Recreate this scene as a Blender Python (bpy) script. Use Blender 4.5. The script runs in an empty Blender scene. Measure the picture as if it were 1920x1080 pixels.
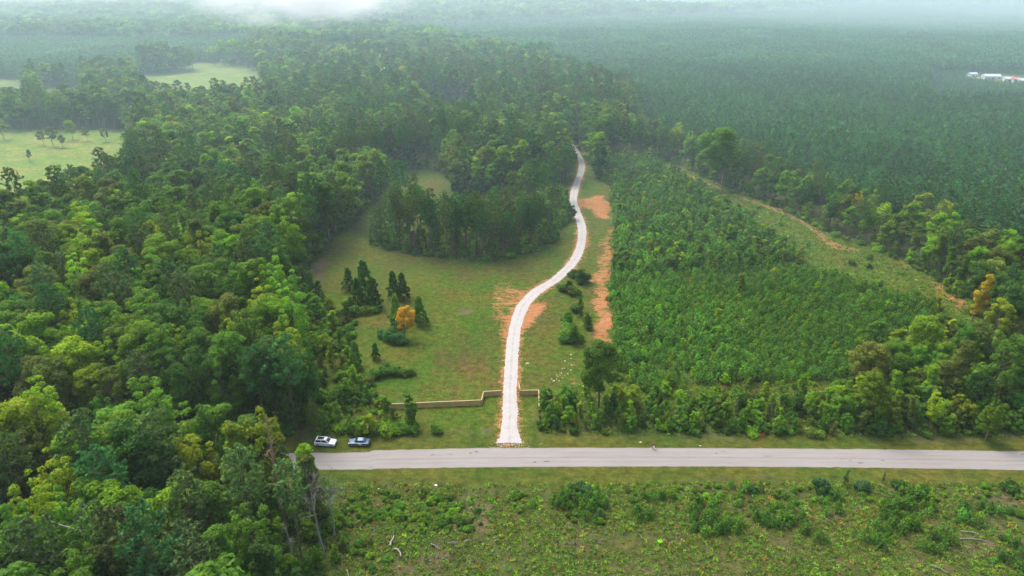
import bpy, bmesh, math
import numpy as np
from mathutils import Vector, Matrix

SC = bpy.context.scene
COL = SC.collection
rng = np.random.default_rng(11)
R = math.radians

# ------------------------------------------------------------------ camera
F_PX, PITCH, CAM_H = 1300.0, R(24.8), 90.0
cam_d = bpy.data.cameras.new('camera')
cam = bpy.data.objects.new('camera', cam_d); COL.objects.link(cam)
cam.location = (0, 0, CAM_H); cam.rotation_euler = (math.pi / 2 - PITCH, 0, 0)
cam_d.sensor_width = 36; cam_d.lens = 36 * F_PX / 1920; cam_d.clip_start = 0.5; cam_d.clip_end = 30000
SC.camera = cam

# ------------------------------------------------------------------ world, sun, exposure
SUN_EL, SUN_AZ = R(56), R(-38)          # azimuth from +Y (view direction), negative = to the left
w = bpy.data.worlds.new('World'); SC.world = w; w.use_nodes = True
nt = w.node_tree
sky = nt.nodes.new('ShaderNodeTexSky'); sky.sky_type = 'NISHITA'; sky.sun_disc = False
sky.sun_elevation = SUN_EL; sky.sun_rotation = SUN_AZ; sky.air_density = 0.9; sky.dust_density = 5.0; sky.ozone_density = 1.0
nt.nodes['Background'].inputs['Strength'].default_value = 0.15
nt.links.new(sky.outputs[0], nt.nodes['Background'].inputs['Color'])
sd = bpy.data.lights.new('sun', 'SUN'); sd.energy = 1.25; sd.angle = R(28); sd.color = (1.0, 0.95, 0.87)
sun = bpy.data.objects.new('sun', sd); COL.objects.link(sun)
sdir = Vector((math.sin(SUN_AZ) * math.cos(SUN_EL), math.cos(SUN_AZ) * math.cos(SUN_EL), math.sin(SUN_EL)))
sun.rotation_euler = sdir.to_track_quat('Z', 'Y').to_euler(); sun.location = (0, 0, 300)
vs = SC.view_settings
SC.display_settings.display_device = 'sRGB'
vs.view_transform = 'Standard'; vs.look = 'None'; vs.exposure = 1.18; vs.gamma = 1.0; vs.use_curve_mapping = False
SC.render.engine = 'CYCLES'
cy = SC.cycles
cy.use_denoising = True
cy.max_bounces = 6; cy.diffuse_bounces = 4; cy.glossy_bounces = 2; cy.transmission_bounces = 3; cy.volume_bounces = 2
cy.caustics_reflective = False; cy.caustics_refractive = False

# ------------------------------------------------------------------ picture <-> ground helpers (layout measured in photo pixels)
cp, sp_ = math.cos(PITCH), math.sin(PITCH)
def px2g(px, py, z=0.0):
    px = np.asarray(px, float); py = np.asarray(py, float)
    u = (px - 960) / F_PX; v = -(py - 540) / F_PX
    dz = v * cp - sp_; dy = v * sp_ + cp
    dz = np.minimum(dz, -0.004)
    t = (z - CAM_H) / dz
    return u * t, dy * t
def g2px(x, y, z=0.0):
    dz = z - CAM_H
    d = y * cp - dz * sp_
    v = y * sp_ + dz * cp
    d = np.where(d < 1, 1, d)
    return 960 + F_PX * x / d, 540 - F_PX * v / d
def P(px, py, z=0.0):
    a, b = px2g(px, py, z); return float(a), float(b)
def in_poly(px, py, poly):
    inside = np.zeros(px.shape, bool); n = len(poly); j = n - 1
    for i in range(n):
        xi, yi = poly[i]; xj, yj = poly[j]
        if yi != yj:
            c = ((yi > py) != (yj > py)) & (px < (xj - xi) * (py - yi) / (yj - yi) + xi)
            inside ^= c
        j = i
    return inside
def smooth(a, b, x):
    t = np.clip((x - a) / (b - a), 0, 1); return t * t * (3 - 2 * t)
_nt = {}
def vnoise(x, y, scale, seed=0):
    if seed not in _nt: _nt[seed] = np.random.default_rng(1000 + seed).random((256, 256))
    T = _nt[seed]
    u = np.asarray(x) / scale; v = np.asarray(y) / scale
    i = np.floor(u).astype(int); j = np.floor(v).astype(int)
    fu = u - i; fv = v - j; fu = fu * fu * (3 - 2 * fu); fv = fv * fv * (3 - 2 * fv)
    a = T[i % 256, j % 256]; b = T[(i + 1) % 256, j % 256]; c = T[i % 256, (j + 1) % 256]; d = T[(i + 1) % 256, (j + 1) % 256]
    return (a * (1 - fu) + b * fu) * (1 - fv) + (c * (1 - fu) + d * fu) * fv
HILLS = [(1080, 38, 16, 260, 110), (150, 45, 14, 300, 150), (1750, 22, 12, 300, 150)]
HILLS = [(*P(a, b), h, sx, sy) for a, b, h, sx, sy in HILLS]
def hgt(x, y):
    x = np.asarray(x, float); y = np.asarray(y, float)
    r = np.hypot(x, y)
    far = smooth(650, 1300, r)
    z = far * (vnoise(x + 9000, y + 9000, 420, 3) - .5) * 16
    for cx, cy_, h, sx, sy in HILLS:
        z = z + h * far * np.exp(-((x - cx) / sx) ** 2 - ((y - cy_) / sy) ** 2)
    return z

# ------------------------------------------------------------------ zones, as outlines on the ground
MEADOW = [(640, 838), (660, 815), (785, 812), (760, 782), (705, 745), (668, 705), (655, 660), (668, 610), (640, 590), (600, 560), (572, 520), (585, 485), (640, 435), (690, 395), (715, 360), (725, 322), (800, 314), (838, 330), (852, 362), (1000, 374), (1056, 346), (1074, 280), (1100, 285), (1112, 330), (1145, 350), (1152, 420), (1150, 480), (1142, 560), (1152, 640), (1100, 715), (1020, 745), (1010, 812), (1010, 838)]
CLUMP = [(690, 460), (760, 476), (850, 486), (930, 490), (990, 478), (1040, 455), (1048, 432), (980, 432), (860, 440), (760, 436), (712, 432)]
SCRUB = [(800, 425), (860, 438), (980, 432), (1050, 430), (1068, 415), (1062, 380), (1050, 352), (1000, 362), (960, 385), (880, 395)]
FIELD = [[(-400, 480), (-400, 245), (0, 244), (245, 243), (265, 330), (225, 372), (125, 412), (30, 450), (-60, 480)],
         [(-60, 146), (38, 150), (58, 168), (56, 220), (-60, 220)], [(75, 165), (165, 162), (170, 214), (82, 220)],
         [(255, 142), (270, 190), (300, 216), (425, 214), (500, 206), (496, 151), (476, 125), (380, 117), (310, 119), (330, 128), (368, 128), (365, 134), (300, 137)],
         [(795, 240), (800, 193), (860, 191), (905, 202), (900, 248)], [(1806, 152), (1810, 141), (1850, 142), (1935, 148), (2000, 162), (1880, 160)]]
VERGE = [(-900, 816), (600, 817), (1010, 814), (1640, 818), (2400, 826), (2400, 912), (1920, 906), (1300, 904), (900, 908), (640, 905), (-900, 890)]
BRUSH = [(648, 905), (900, 908), (1300, 904), (1920, 906), (2500, 912), (2500, 1500), (640, 1500), (636, 1080), (632, 980)]
FRONT = [(1005, 813), (1010, 765), (1060, 752), (1160, 748), (1300, 760), (1560, 757), (1640, 705), (1760, 690), (1840, 680), (2300, 650), (2300, 822), (1640, 816)]
FRINGE = [(560, 500), (600, 545), (640, 592), (668, 612), (655, 660), (668, 705), (705, 745), (760, 782), (788, 813), (660, 816), (585, 816), (575, 740), (560, 660), (545, 600), (535, 540)]
STRIP = [(1150, 732), (1560, 716), (1650, 690), (1560, 757), (1300, 760), (1160, 748), (1060, 752)]
YPINE = [(1142, 515), (1300, 508), (1450, 505), (1540, 512), (1670, 558), (1755, 575), (1735, 618), (1650, 690), (1560, 716), (1300, 720), (1190, 732), (1152, 650)]
MIXED = [(1108, 290), (1215, 302), (1318, 360), (1455, 438), (1520, 484), (1450, 505), (1300, 508), (1152, 515), (1152, 400)]
TRACKG = [(1225, 298), (1265, 312), (1330, 338), (1450, 388), (1560, 442), (1650, 472), (1745, 520), (1800, 560), (1870, 620), (1840, 640), (1755, 575), (1670, 558), (1540, 512), (1500, 487), (1440, 445), (1318, 360), (1215, 302)]
BELT = [(1095, 275), (1240, 298), (1330, 338), (1450, 388), (1560, 442), (1650, 472), (1745, 520), (1800, 560), (1870, 620), (1840, 660), (2300, 650), (2300, 640), (1920, 520), (1800, 470), (1700, 430), (1600, 396), (1500, 365), (1420, 325), (1330, 290), (1200, 250)]
PLANT = [(2800, 760), (1920, 520), (1800, 470), (1700, 430), (1600, 396), (1500, 365), (1420, 325), (1330, 290), (1200, 230), (1170, 185), (1000, 130), (780, 80), (690, 64), (1000, 55), (1250, 48), (1440, 36), (1600, 24), (2800, 20)]
PLEFT = [(-500, 168), (-500, 94), (0, 93), (300, 90), (480, 86), (500, 105), (470, 118), (310, 116), (262, 140), (230, 158), (170, 161)]
NONE, HW, CL, SCR, FLD, MEAD, VRG, BR, FR, ST, YP, MX, TG, BL, PL, BAND = range(16)
def zone(x, y):
    px, py = g2px(x, y)
    z = np.full(px.shape, HW)
    band = (px > 640) & (px < 1200) & (py < 345); z[band] = BAND
    z[in_poly(px, py, PLEFT)] = PL; z[in_poly(px, py, PLANT)] = PL
    z[in_poly(px, py, BELT)] = BL; z[in_poly(px, py, MIXED)] = MX; z[in_poly(px, py, TRACKG)] = TG
    z[in_poly(px, py, YPINE)] = YP; z[in_poly(px, py, STRIP)] = ST; z[in_poly(px, py, FRONT)] = FR
    z[in_poly(px, py, MEADOW)] = MEAD; z[in_poly(px, py, SCRUB)] = SCR; z[in_poly(px, py, FRINGE)] = SCR; z[in_poly(px, py, CLUMP)] = CL
    z[(z == HW) & (px > 990) & (py > 335)] = ST
    z[in_poly(px, py, BRUSH)] = BR
    for f in FIELD: z[in_poly(px, py, f)] = FLD
    z[in_poly(px, py, VERGE)] = VRG
    return z

# ------------------------------------------------------------------ node helpers and materials
def mat(name):
    m = bpy.data.materials.new(name); m.use_nodes = True
    n = m.node_tree; n.nodes.clear()
    out = n.nodes.new('ShaderNodeOutputMaterial')
    return m, n, out
def N(n, t, **kw):
    x = n.nodes.new(t)
    for k, v in kw.items():
        if k in x.inputs: x.inputs[k].default_value = v
        else: setattr(x, k, v)
    return x
def L(n, a, b): n.links.new(a, b)
def mixc(n, fac, a, b, blend='MIX'):
    m = n.nodes.new('ShaderNodeMix'); m.data_type = 'RGBA'; m.blend_type = blend
    for i, v in ((0, fac), (6, a), (7, b)):
        if hasattr(v, 'is_linked') or isinstance(v, bpy.types.NodeSocket): L(n, v, m.inputs[i])
        else: m.inputs[i].default_value = v if i == 0 else (*v, 1) if len(v) == 3 else v
    return m.outputs[2]
def math_(n, op, a, b=None):
    m = n.nodes.new('ShaderNodeMath'); m.operation = op
    for i, v in ((0, a), (1, b)):
        if v is None: continue
        if isinstance(v, bpy.types.NodeSocket): L(n, v, m.inputs[i])
        else: m.inputs[i].default_value = v
    return m.outputs[0]
def noise(n, vec, scale, detail=3, rough=.55, dist=0):
    t = n.nodes.new('ShaderNodeTexNoise'); t.inputs['Scale'].default_value = scale; t.inputs['Detail'].default_value = detail
    t.inputs['Roughness'].default_value = rough; t.inputs['Distortion'].default_value = dist
    if vec is not None: L(n, vec, t.inputs['Vector'])
    return t.outputs[0]
def ramp(n, fac, a, b):
    m = n.nodes.new('ShaderNodeMapRange'); m.inputs[1].default_value = a; m.inputs[2].default_value = b
    L(n, fac, m.inputs[0]); return m.outputs[0]
def simple(name, col, rough=.6, var=.12, scale=6, metal=0, spec=.4):
    m, n, out = mat(name)
    tc = N(n, 'ShaderNodeTexCoord'); f = noise(n, tc.outputs['Object'], scale, 4)
    c = mixc(n, f, [v * (1 - var) for v in col], [min(1, v * (1 + var)) for v in col])
    b = N(n, 'ShaderNodeBsdfPrincipled'); b.inputs['Roughness'].default_value = rough; b.inputs['Metallic'].default_value = metal
    b.inputs['Specular IOR Level'].default_value = spec
    L(n, c, b.inputs['Base Color']); L(n, b.outputs[0], out.inputs[0]); return m
def leaf_mat(name, trans=.5, contrast=.9):
    m, n, out = mat(name)
    t = N(n, 'ShaderNodeAttribute', attribute_type='INSTANCER', attribute_name='tint')
    lv = N(n, 'ShaderNodeAttribute', attribute_type='GEOMETRY', attribute_name='lv')
    k = math_(n, 'MULTIPLY_ADD', lv.outputs['Fac'], contrast); k.node.inputs[2].default_value = 1 - contrast * .5
    c1 = mixc(n, 1.0, t.outputs['Color'], k, 'MULTIPLY')
    # newer leaves a little yellower than old ones
    c2 = mixc(n, 1.0, c1, (1.22, 1.08, .75), 'MULTIPLY')
    hf = math_(n, 'FRACT', math_(n, 'MULTIPLY', lv.outputs['Fac'], 7.31))
    c = mixc(n, hf, c1, c2)
    d = N(n, 'ShaderNodeBsdfPrincipled'); d.inputs['Roughness'].default_value = .55; d.inputs['Specular IOR Level'].default_value = .10
    L(n, c, d.inputs['Base Color'])
    tr = N(n, 'ShaderNodeBsdfTranslucent'); ct = mixc(n, 1.0, c, (1.15, 1.2, .6), 'MULTIPLY'); L(n, ct, tr.inputs[0])
    ms = N(n, 'ShaderNodeMixShader'); ms.inputs[0].default_value = trans
    L(n, d.outputs[0], ms.inputs[1]); L(n, tr.outputs[0], ms.inputs[2]); L(n, ms.outputs[0], out.inputs[0])
    return m
M_LEAF = leaf_mat('leaf'); M_NEEDLE = leaf_mat('needle', .25, 1.0); M_WEED = leaf_mat('weed', .3, .6)
M_BARK = simple('bark', (.16, .13, .10), .9, .35, 3); M_PINEBARK = simple('pine_bark', (.17, .12, .09), .9, .35, 2.5)
M_DEAD = simple('dead_wood', (.27, .245, .205), .85, .3, 3); M_DEADRED = simple('barkless_wood', (.34, .20, .13), .85, .35, 3)

# ground: one sheet; 'cover' says what grows where, noise gives the detail
def ground_mat():
    m, n, out = mat('ground')
    tc = N(n, 'ShaderNodeTexCoord'); v = tc.outputs['Object']
    a = N(n, 'ShaderNodeAttribute', attribute_name='cover'); s = N(n, 'ShaderNodeSeparateColor'); L(n, a.outputs['Color'], s.inputs[0])
    a2 = N(n, 'ShaderNodeAttribute', attribute_name='cover_b'); s2 = N(n, 'ShaderNodeSeparateColor'); L(n, a2.outputs['Color'], s2.inputs[0])
    n1 = noise(n, v, .045, 4, .6); n2 = noise(n, v, .35, 5, .65); n3 = noise(n, v, 2.2, 5, .7); n4 = noise(n, v, .13, 4, .6, .6)
    # forest floor / leaf litter
    floor = mixc(n, ramp(n, n2, .35, .65), (.040, .062, .016), (.085, .095, .030))
    # meadow: green, ochre and rusty brown patches
    n5 = noise(n, v, .9, 5, .7)
    n3 = math_(n, 'MULTIPLY', math_(n, 'ADD', n3, n5), .5)
    g1 = mixc(n, ramp(n, n3, .36, .62), (.026, .062, .005), (.074, .118, .011))
    g2 = mixc(n, ramp(n, n3, .36, .64), (.046, .060, .006), (.104, .104, .015))
    g3 = mixc(n, ramp(n, n3, .36, .64), (.056, .042, .012), (.118, .084, .026))
    mead = mixc(n, ramp(n, math_(n, 'ADD', n4, math_(n, 'MULTIPLY', n2, .35)), .59, .83), g1, g2)
    mead = mixc(n, ramp(n, math_(n, 'ADD', n1, math_(n, 'MULTIPLY', n2, .4)), .68, .92), mead, g3)
    # verge: mown, olive to straw
    mp = N(n, 'ShaderNodeMapping'); mp.inputs['Scale'].default_value = (.25, 1, 1); L(n, v, mp.inputs[0])
    ns = noise(n, mp.outputs[0], .9, 5, .65)
    vg = mixc(n, ramp(n, math_(n, 'ADD', ns, math_(n, 'MULTIPLY', n1, .5)), .55, .95), (.040, .068, .005), (.100, .094, .017))
    vg = mixc(n, math_(n, 'MULTIPLY', ramp(n, n3, .45, .75), .5), vg, (0.069, 0.083, 0.017))
    # pale pasture
    fld = mixc(n, ramp(n, math_(n, 'ADD', n4, math_(n, 'MULTIPLY', n2, .3)), .5, .8), (.100, .165, .026), (.185, .205, .045))
    # cut-over brush floor
    br = mixc(n, ramp(n, n2, .38, .62), (0.046, 0.058, 0.014), (0.079, 0.081, 0.023))
    br = mixc(n, ramp(n, n3, .5, .85), br, (0.069, 0.058, 0.034))
    clay = mixc(n, ramp(n, n3, .3, .7), (.27, .105, .038), (.35, .170, .075))
    clay = mixc(n, ramp(n, n2, .58, .78), clay, (.40, .27, .15))
    c = mixc(n, s.outputs[0], floor, mead)
    c = mixc(n, s2.outputs[2], c, fld)
    c = mixc(n, s.outputs[2], c, br)
    c = mixc(n, s2.outputs[0], c, vg)
    n6 = noise(n, v, .55, 6, .75); n7 = noise(n, v, .05, 3, .5)
    c = mixc(n, 1.0, c, mixc(n, ramp(n, n6, .34, .66), (.52, .58, .50), (1.42, 1.38, 1.32)), 'MULTIPLY')
    c = mixc(n, 1.0, c, mixc(n, ramp(n, n7, .35, .65), (.74, .98, .80), (1.18, 1.02, 1.1)), 'MULTIPLY')
    bare = mixc(n, ramp(n, n3, .3, .7), (0.088, 0.060, 0.040), (0.152, 0.104, 0.072))
    bf = ramp(n, math_(n, 'ADD', s2.outputs[1], math_(n, 'MULTIPLY', n2, .8)), .75, 1.05)
    c = mixc(n, bf, c, bare)
    mpc = N(n, 'ShaderNodeMapping'); mpc.inputs['Scale'].default_value = (.45, 1.2, 1); L(n, v, mpc.inputs[0]); nst = noise(n, mpc.outputs[0], .55, 6, .7, 1.6)
    cs = math_(n, 'ADD', s.outputs[1], math_(n, 'ADD', math_(n, 'MULTIPLY', math_(n, 'SUBTRACT', nst, .5), 1.7), math_(n, 'MULTIPLY', math_(n, 'SUBTRACT', n3, .5), 1.2)))
    cf = math_(n, 'MULTIPLY', ramp(n, cs, .50, .72), ramp(n, s.outputs[1], .04, .22))
    c = mixc(n, cf, c, clay)
    b = N(n, 'ShaderNodeBsdfPrincipled'); b.inputs['Roughness'].default_value = .95; b.inputs['Specular IOR Level'].default_value = .1
    bm = N(n, 'ShaderNodeBump'); bm.inputs['Strength'].default_value = .6; bm.inputs['Distance'].default_value = .25
    L(n, math_(n, 'ADD', n3, n2), bm.inputs['Height']); L(n, bm.outputs[0], b.inputs['Normal'])
    L(n, c, b.inputs['Base Color']); L(n, b.outputs[0], out.inputs[0]); return m

# ------------------------------------------------------------------ driveway / road centre lines
DRV = [(930, 978, 831), (937, 975, 818), (939.5, 970, 803), (942, 970, 785), (942, 970.5, 770), (943, 969, 745), (944, 969, 720), (946, 971, 693), (948, 972, 665), (950, 974, 643), (956, 978, 610), (967, 991, 577), (980, 1004, 560), (998, 1024, 543), (1026, 1049, 527), (1047, 1068, 510), (1064, 1083, 493), (1074, 1092, 477), (1081, 1097, 460), (1083.5, 1099, 443), (1083, 1099, 427), (1079, 1094, 410), (1071, 1087, 393), (1068, 1082, 377), (1070, 1084, 360), (1077, 1089.5, 340), (1084, 1096, 320), (1085, 1096, 305), (1081, 1091, 293), (1074, 1083, 280), (1064, 1072, 268), (1050, 1058, 256), (1035, 1043, 246), (1015, 1023, 236), (990, 998, 226), (960, 968, 216), (930, 938, 209)]
TRK = [(1280, 324), (1292, 329), (1330, 345), (1400, 374), (1450, 391), (1500, 415), (1530, 432), (1560, 456), (1585, 464), (1612, 470)]
def catmull(pts, k):
    p = np.array([pts[0], *pts, pts[-1]], float); o = []
    for i in range(1, len(p) - 2):
        a, b, c, d = p[i - 1], p[i], p[i + 1], p[i + 2]
        for t in np.linspace(0, 1, k, endpoint=False):
            o.append(.5 * (2 * b + (c - a) * t + (2 * a - 5 * b + 4 * c - d) * t * t + (3 * b - a - 3 * c + d) * t ** 3))
    o.append(p[-2]); return np.array(o)
drv_l = catmull([P(l, y) for l, r, y in DRV], 10); drv_r = catmull([P(r, y) for l, r, y in DRV], 10)
drv_c = (drv_l + drv_r) / 2
trk_c = catmull([P(a, b) for a, b in TRK], 10)
road_far = catmull([(-260, P(600, 849)[1]), (-140, P(600, 849)[1])] + [P(a, b) for a, b in ((600, 849), (700, 844.5), (830, 841.5), (960, 840), (1280, 840), (1600, 842), (1920, 846.5), (2300, 853), (2900, 864))], 8)
road_near = catmull([(-260, P(600, 881)[1]), (-140, P(600, 881)[1])] + [P(a, b) for a, b in ((600, 881), (700, 879.5), (830, 877.5), (960, 876), (1280, 875), (1600, 877), (1920, 882), (2300, 890), (2900, 903))], 8)
def dist_to(x, y, line):
    d = np.full(np.shape(x), 1e9)
    for i in range(len(line)):
        d = np.minimum(d, (x - line[i, 0]) ** 2 + (y - line[i, 1]) ** 2)
    return np.sqrt(d)
road_mid = (road_far + road_near) / 2

# ------------------------------------------------------------------ ground sheet
def spaced(a, b, step, lo, hi, g=1.09):
    c = list(np.arange(a, b + step * .5, step)); s = step
    while c[-1] < hi: s *= g; c.append(c[-1] + s)
    c[-1] = hi; s = step; h = [c[0]]
    while h[-1] > lo: s *= g; h.append(h[-1] - s)
    h[-1] = lo
    return np.array(h[:0:-1] + c)
XS = spaced(-150, 170, .9, -5000, 5000); YS = spaced(78, 400, .9, -1500, 6500, 1.06)
gx, gy = np.meshgrid(XS, YS); nx, ny = len(XS), len(YS)
X, Y = gx.ravel(), gy.ravel()
def raw_mesh(name, V, F, mats=(), mi=None, lv=None, smooth_=False):
    me = bpy.data.meshes.new(name); V = np.asarray(V, np.float32); F = np.asarray(F, np.int32)
    me.vertices.add(len(V)); me.vertices.foreach_set('co', V.ravel())
    me.loops.add(F.size); me.loops.foreach_set('vertex_index', F.ravel())
    me.polygons.add(len(F)); me.polygons.foreach_set('loop_start', np.arange(0, F.size, F.shape[1], dtype=np.int32))
    for m in mats: me.materials.append(m)
    if mi is not None: me.polygons.foreach_set('material_index', np.asarray(mi, np.int32))
    me.update(calc_edges=True)
    me.polygons.foreach_set('use_smooth', np.full(len(F), smooth_))
    if lv is not None:
        at = me.attributes.new('lv', 'FLOAT', 'FACE'); at.data.foreach_set('value', np.asarray(lv, np.float32))
    return me
def obj(name, me, parent=None, **props):
    o = bpy.data.objects.new(name, me); COL.objects.link(o)
    if parent is not None: o.parent = parent
    for k, v in props.items():
        if v is not None: o[k] = v
    return o
idx = np.arange(nx * ny).reshape(ny, nx)
GF = np.stack([idx[:-1, :-1], idx[:-1, 1:], idx[1:, 1:], idx[1:, :-1]], -1).reshape(-1, 4)
micro = (vnoise(X, Y, 7, 5) - .5) * .10 * smooth(60, 70, Y)
Zg = hgt(X, Y)
M_GROUND = ground_mat()
gme = raw_mesh('ground', np.stack([X, Y, Zg], 1), GF, [M_GROUND], smooth_=True)
wx = X + (vnoise(X, Y, 5, 1) - .5) * 4 + (vnoise(X, Y, 1.7, 2) - .5) * 1.6; wy = Y + (vnoise(X, Y, 5, 6) - .5) * 5 + (vnoise(X, Y, 1.7, 7) - .5) * 2
far_ = np.hypot(X, Y) > 600
zz = zone(np.where(far_, X, wx), np.where(far_, Y, wy))
wpx, wpy = g2px(wx, wy)
pxg, pyg = g2px(X, Y)
CLAYS = [([(918, 520), (945, 527), (985, 545), (1000, 560), (975, 582), (958, 610), (945, 645), (930, 640), (922, 600), (916, 560)], .58),
         ([(985, 615), (995, 585), (1005, 570), (1042, 561), (1022, 585), (1008, 612)], .92),
         ([(1088, 380), (1120, 362), (1142, 372), (1149, 395), (1138, 416), (1122, 408), (1108, 396), (1090, 392)], .84), ([(1128, 425), (1168, 425), (1164, 470), (1158, 500), (1148, 530), (1142, 565), (1154, 600), (1140, 650), (1114, 652), (1122, 600), (1106, 545), (1108, 510), (1128, 480)], .62),
         ([(1142, 432), (1168, 430), (1165, 448), (1150, 456), (1141, 448)], .74), ([(1132, 470), (1162, 465), (1154, 497), (1132, 502)], .74), ([(1112, 512), (1146, 508), (1141, 530), (1112, 527)], .74),
         ([(1108, 533), (1132, 535), (1138, 562), (1116, 554)], .74), ([(1126, 568), (1152, 570), (1152, 612), (1137, 645), (1120, 652), (1126, 605)], .9), ([(1072, 705), (1096, 698), (1092, 728), (1070, 730)], 1.0),
         ([(914, 822), (938, 800), (940, 838), (912, 838)], .8), ([(972, 785), (986, 825), (996, 838), (970, 838)], .8), ([(668, 1045), (700, 1035), (706, 1085), (670, 1095)], .8),
         ([(1282, 728), (1312, 722), (1312, 731), (1285, 733)], .75), ([(1735, 520), (1775, 540), (1815, 575), (1790, 578), (1755, 552)], .9), ([(1530, 428), (1570, 455), (1610, 468), (1570, 474), (1530, 448)], .9), ([(1610, 466), (1690, 486), (1740, 520), (1720, 520), (1650, 488)], .62), ([(1128, 340), (1146, 345), (1140, 352), (1128, 350)], .9), ([(855, 838), (940, 834), (940, 842), (850, 842)], .55),
         ([(790, 200), (850, 192), (900, 203), (850, 205)], .6), ([(830, 628), (870, 634), (860, 640), (828, 636)], .2), ([(1280, 1005), (1340, 1020), (1330, 1040), (1270, 1020)], .42), ([(1180, 1010), (1240, 1020), (1235, 1040), (1180, 1030)], .5)]
clay = np.zeros(X.shape)
for pl, k in CLAYS: clay = np.maximum(clay, in_poly(wpx, wpy, pl) * k)
near = (Y < 420) & (Y > 100) & (np.abs(X) < 150)
dd = np.full(X.shape, 1e9); dd[near] = dist_to(X[near], Y[near], drv_c[::2])
clay = np.maximum(clay, .84 * (1 - smooth(2.3, 3.9, dd)) * (.75 + .4 * vnoise(X, Y, 9, 41)) * (Y > 115))
dt = np.full(X.shape, 1e9); nt_ = (Y < 420) & (Y > 120) & (X > 20); dt[nt_] = dist_to(X[nt_], Y[nt_], trk_c[::2])
clay = np.maximum(clay, .5 * (1 - smooth(1.2, 3.2, dt)))
BARES = [([(1640, 812), (1920, 812), (2300, 818), (2300, 830), (1640, 822)], .8), ([(885, 950), (920, 950), (925, 1000), (890, 995)], .7), ([(1040, 985), (1110, 980), (1110, 1015), (1050, 1020)], .6), ([(1240, 985), (1300, 1000), (1280, 1030), (1230, 1010)], .6), ([(1525, 945), (1590, 950), (1580, 985), (1530, 980)], .7), ([(1460, 985), (1485, 985), (1478, 1060), (1450, 1060)], .6), ([(1765, 985), (1830, 1000), (1850, 1050), (1790, 1045)], .6), ([(800, 800), (935, 796), (935, 812), (800, 812)], .5), ([(570, 500), (600, 480), (625, 500), (600, 540), (580, 530)], .6), ([(745, 795), (800, 790), (800, 806), (745, 808)], .3), ([(855, 572), (885, 570), (885, 582), (855, 582)], .7), ([(815, 688), (860, 690), (850, 700), (812, 698)], .6), ([(700, 515), (725, 520), (722, 535), (700, 530)], .6), ([(775, 680), (800, 680), (800, 692), (775, 690)], .6)]
bare = np.zeros(X.shape)
for pl, k in BARES: bare = np.maximum(bare, in_poly(wpx, wpy, pl) * k)
bare = np.maximum(bare, (zz == BR) * .55 * smooth(.5, .8, vnoise(X, Y, 4.5, 12)))
def soft(a, k):
    a = a.reshape(ny, nx).astype(float)
    for _ in range(k):
        a[1:-1] = (a[:-2] + 2 * a[1:-1] + a[2:]) / 4; a[:, 1:-1] = (a[:, :-2] + 2 * a[:, 1:-1] + a[:, 2:]) / 4
    return a.ravel()
clay = soft(clay, 5); bare = soft(bare, 4)
cov = np.zeros((len(X), 4), np.float32); covb = np.zeros((len(X), 4), np.float32)
cov[:, 0] = soft(np.isin(zz, [MEAD, TG, ST, SCR]), 2); cov[:, 1] = clay; cov[:, 2] = soft(zz == BR, 2); cov[:, 3] = 1
covb[:, 0] = soft(zz == VRG, 2); covb[:, 1] = bare; covb[:, 2] = soft(np.maximum((zz == FLD), .14 * (zz == TG)), 1); covb[:, 3] = 1
for nm, arr in (('cover', cov), ('cover_b', covb)):
    at = gme.attributes.new(nm, 'FLOAT_COLOR', 'POINT'); at.data.foreach_set('color', arr.ravel())
obj('ground', gme, kind='structure')

# ------------------------------------------------------------------ road, driveway, track
def strip(a, b, ncross, z, jit=0.0, seed=0, crown=0.0):
    n = len(a); r = np.random.default_rng(seed); V = []
    ja = r.normal(0, jit, n); jb = r.normal(0, jit, n)
    for i in range(n):
        d = (b[i] - a[i]); l = np.linalg.norm(d); d = d / l
        p, q = a[i] + d * ja[i], b[i] + d * jb[i]
        for k in range(ncross + 1):
            t = k / ncross; c = p + (q - p) * t
            V.append((c[0], c[1], float(hgt(c[0], c[1])) + z + crown * 4 * t * (1 - t)))
    V = np.array(V); m = ncross + 1; ii = np.arange(n * m).reshape(n, m)
    F = np.stack([ii[:-1, :-1], ii[:-1, 1:], ii[1:, 1:], ii[1:, :-1]], -1).reshape(-1, 4)
    return V, F
def resample(line, step):
    s = np.r_[0, np.cumsum(np.hypot(*np.diff(line, axis=0).T))]
    t = np.arange(0, s[-1], step); return np.stack([np.interp(t, s, line[:, 0]), np.interp(t, s, line[:, 1])], 1)
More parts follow.
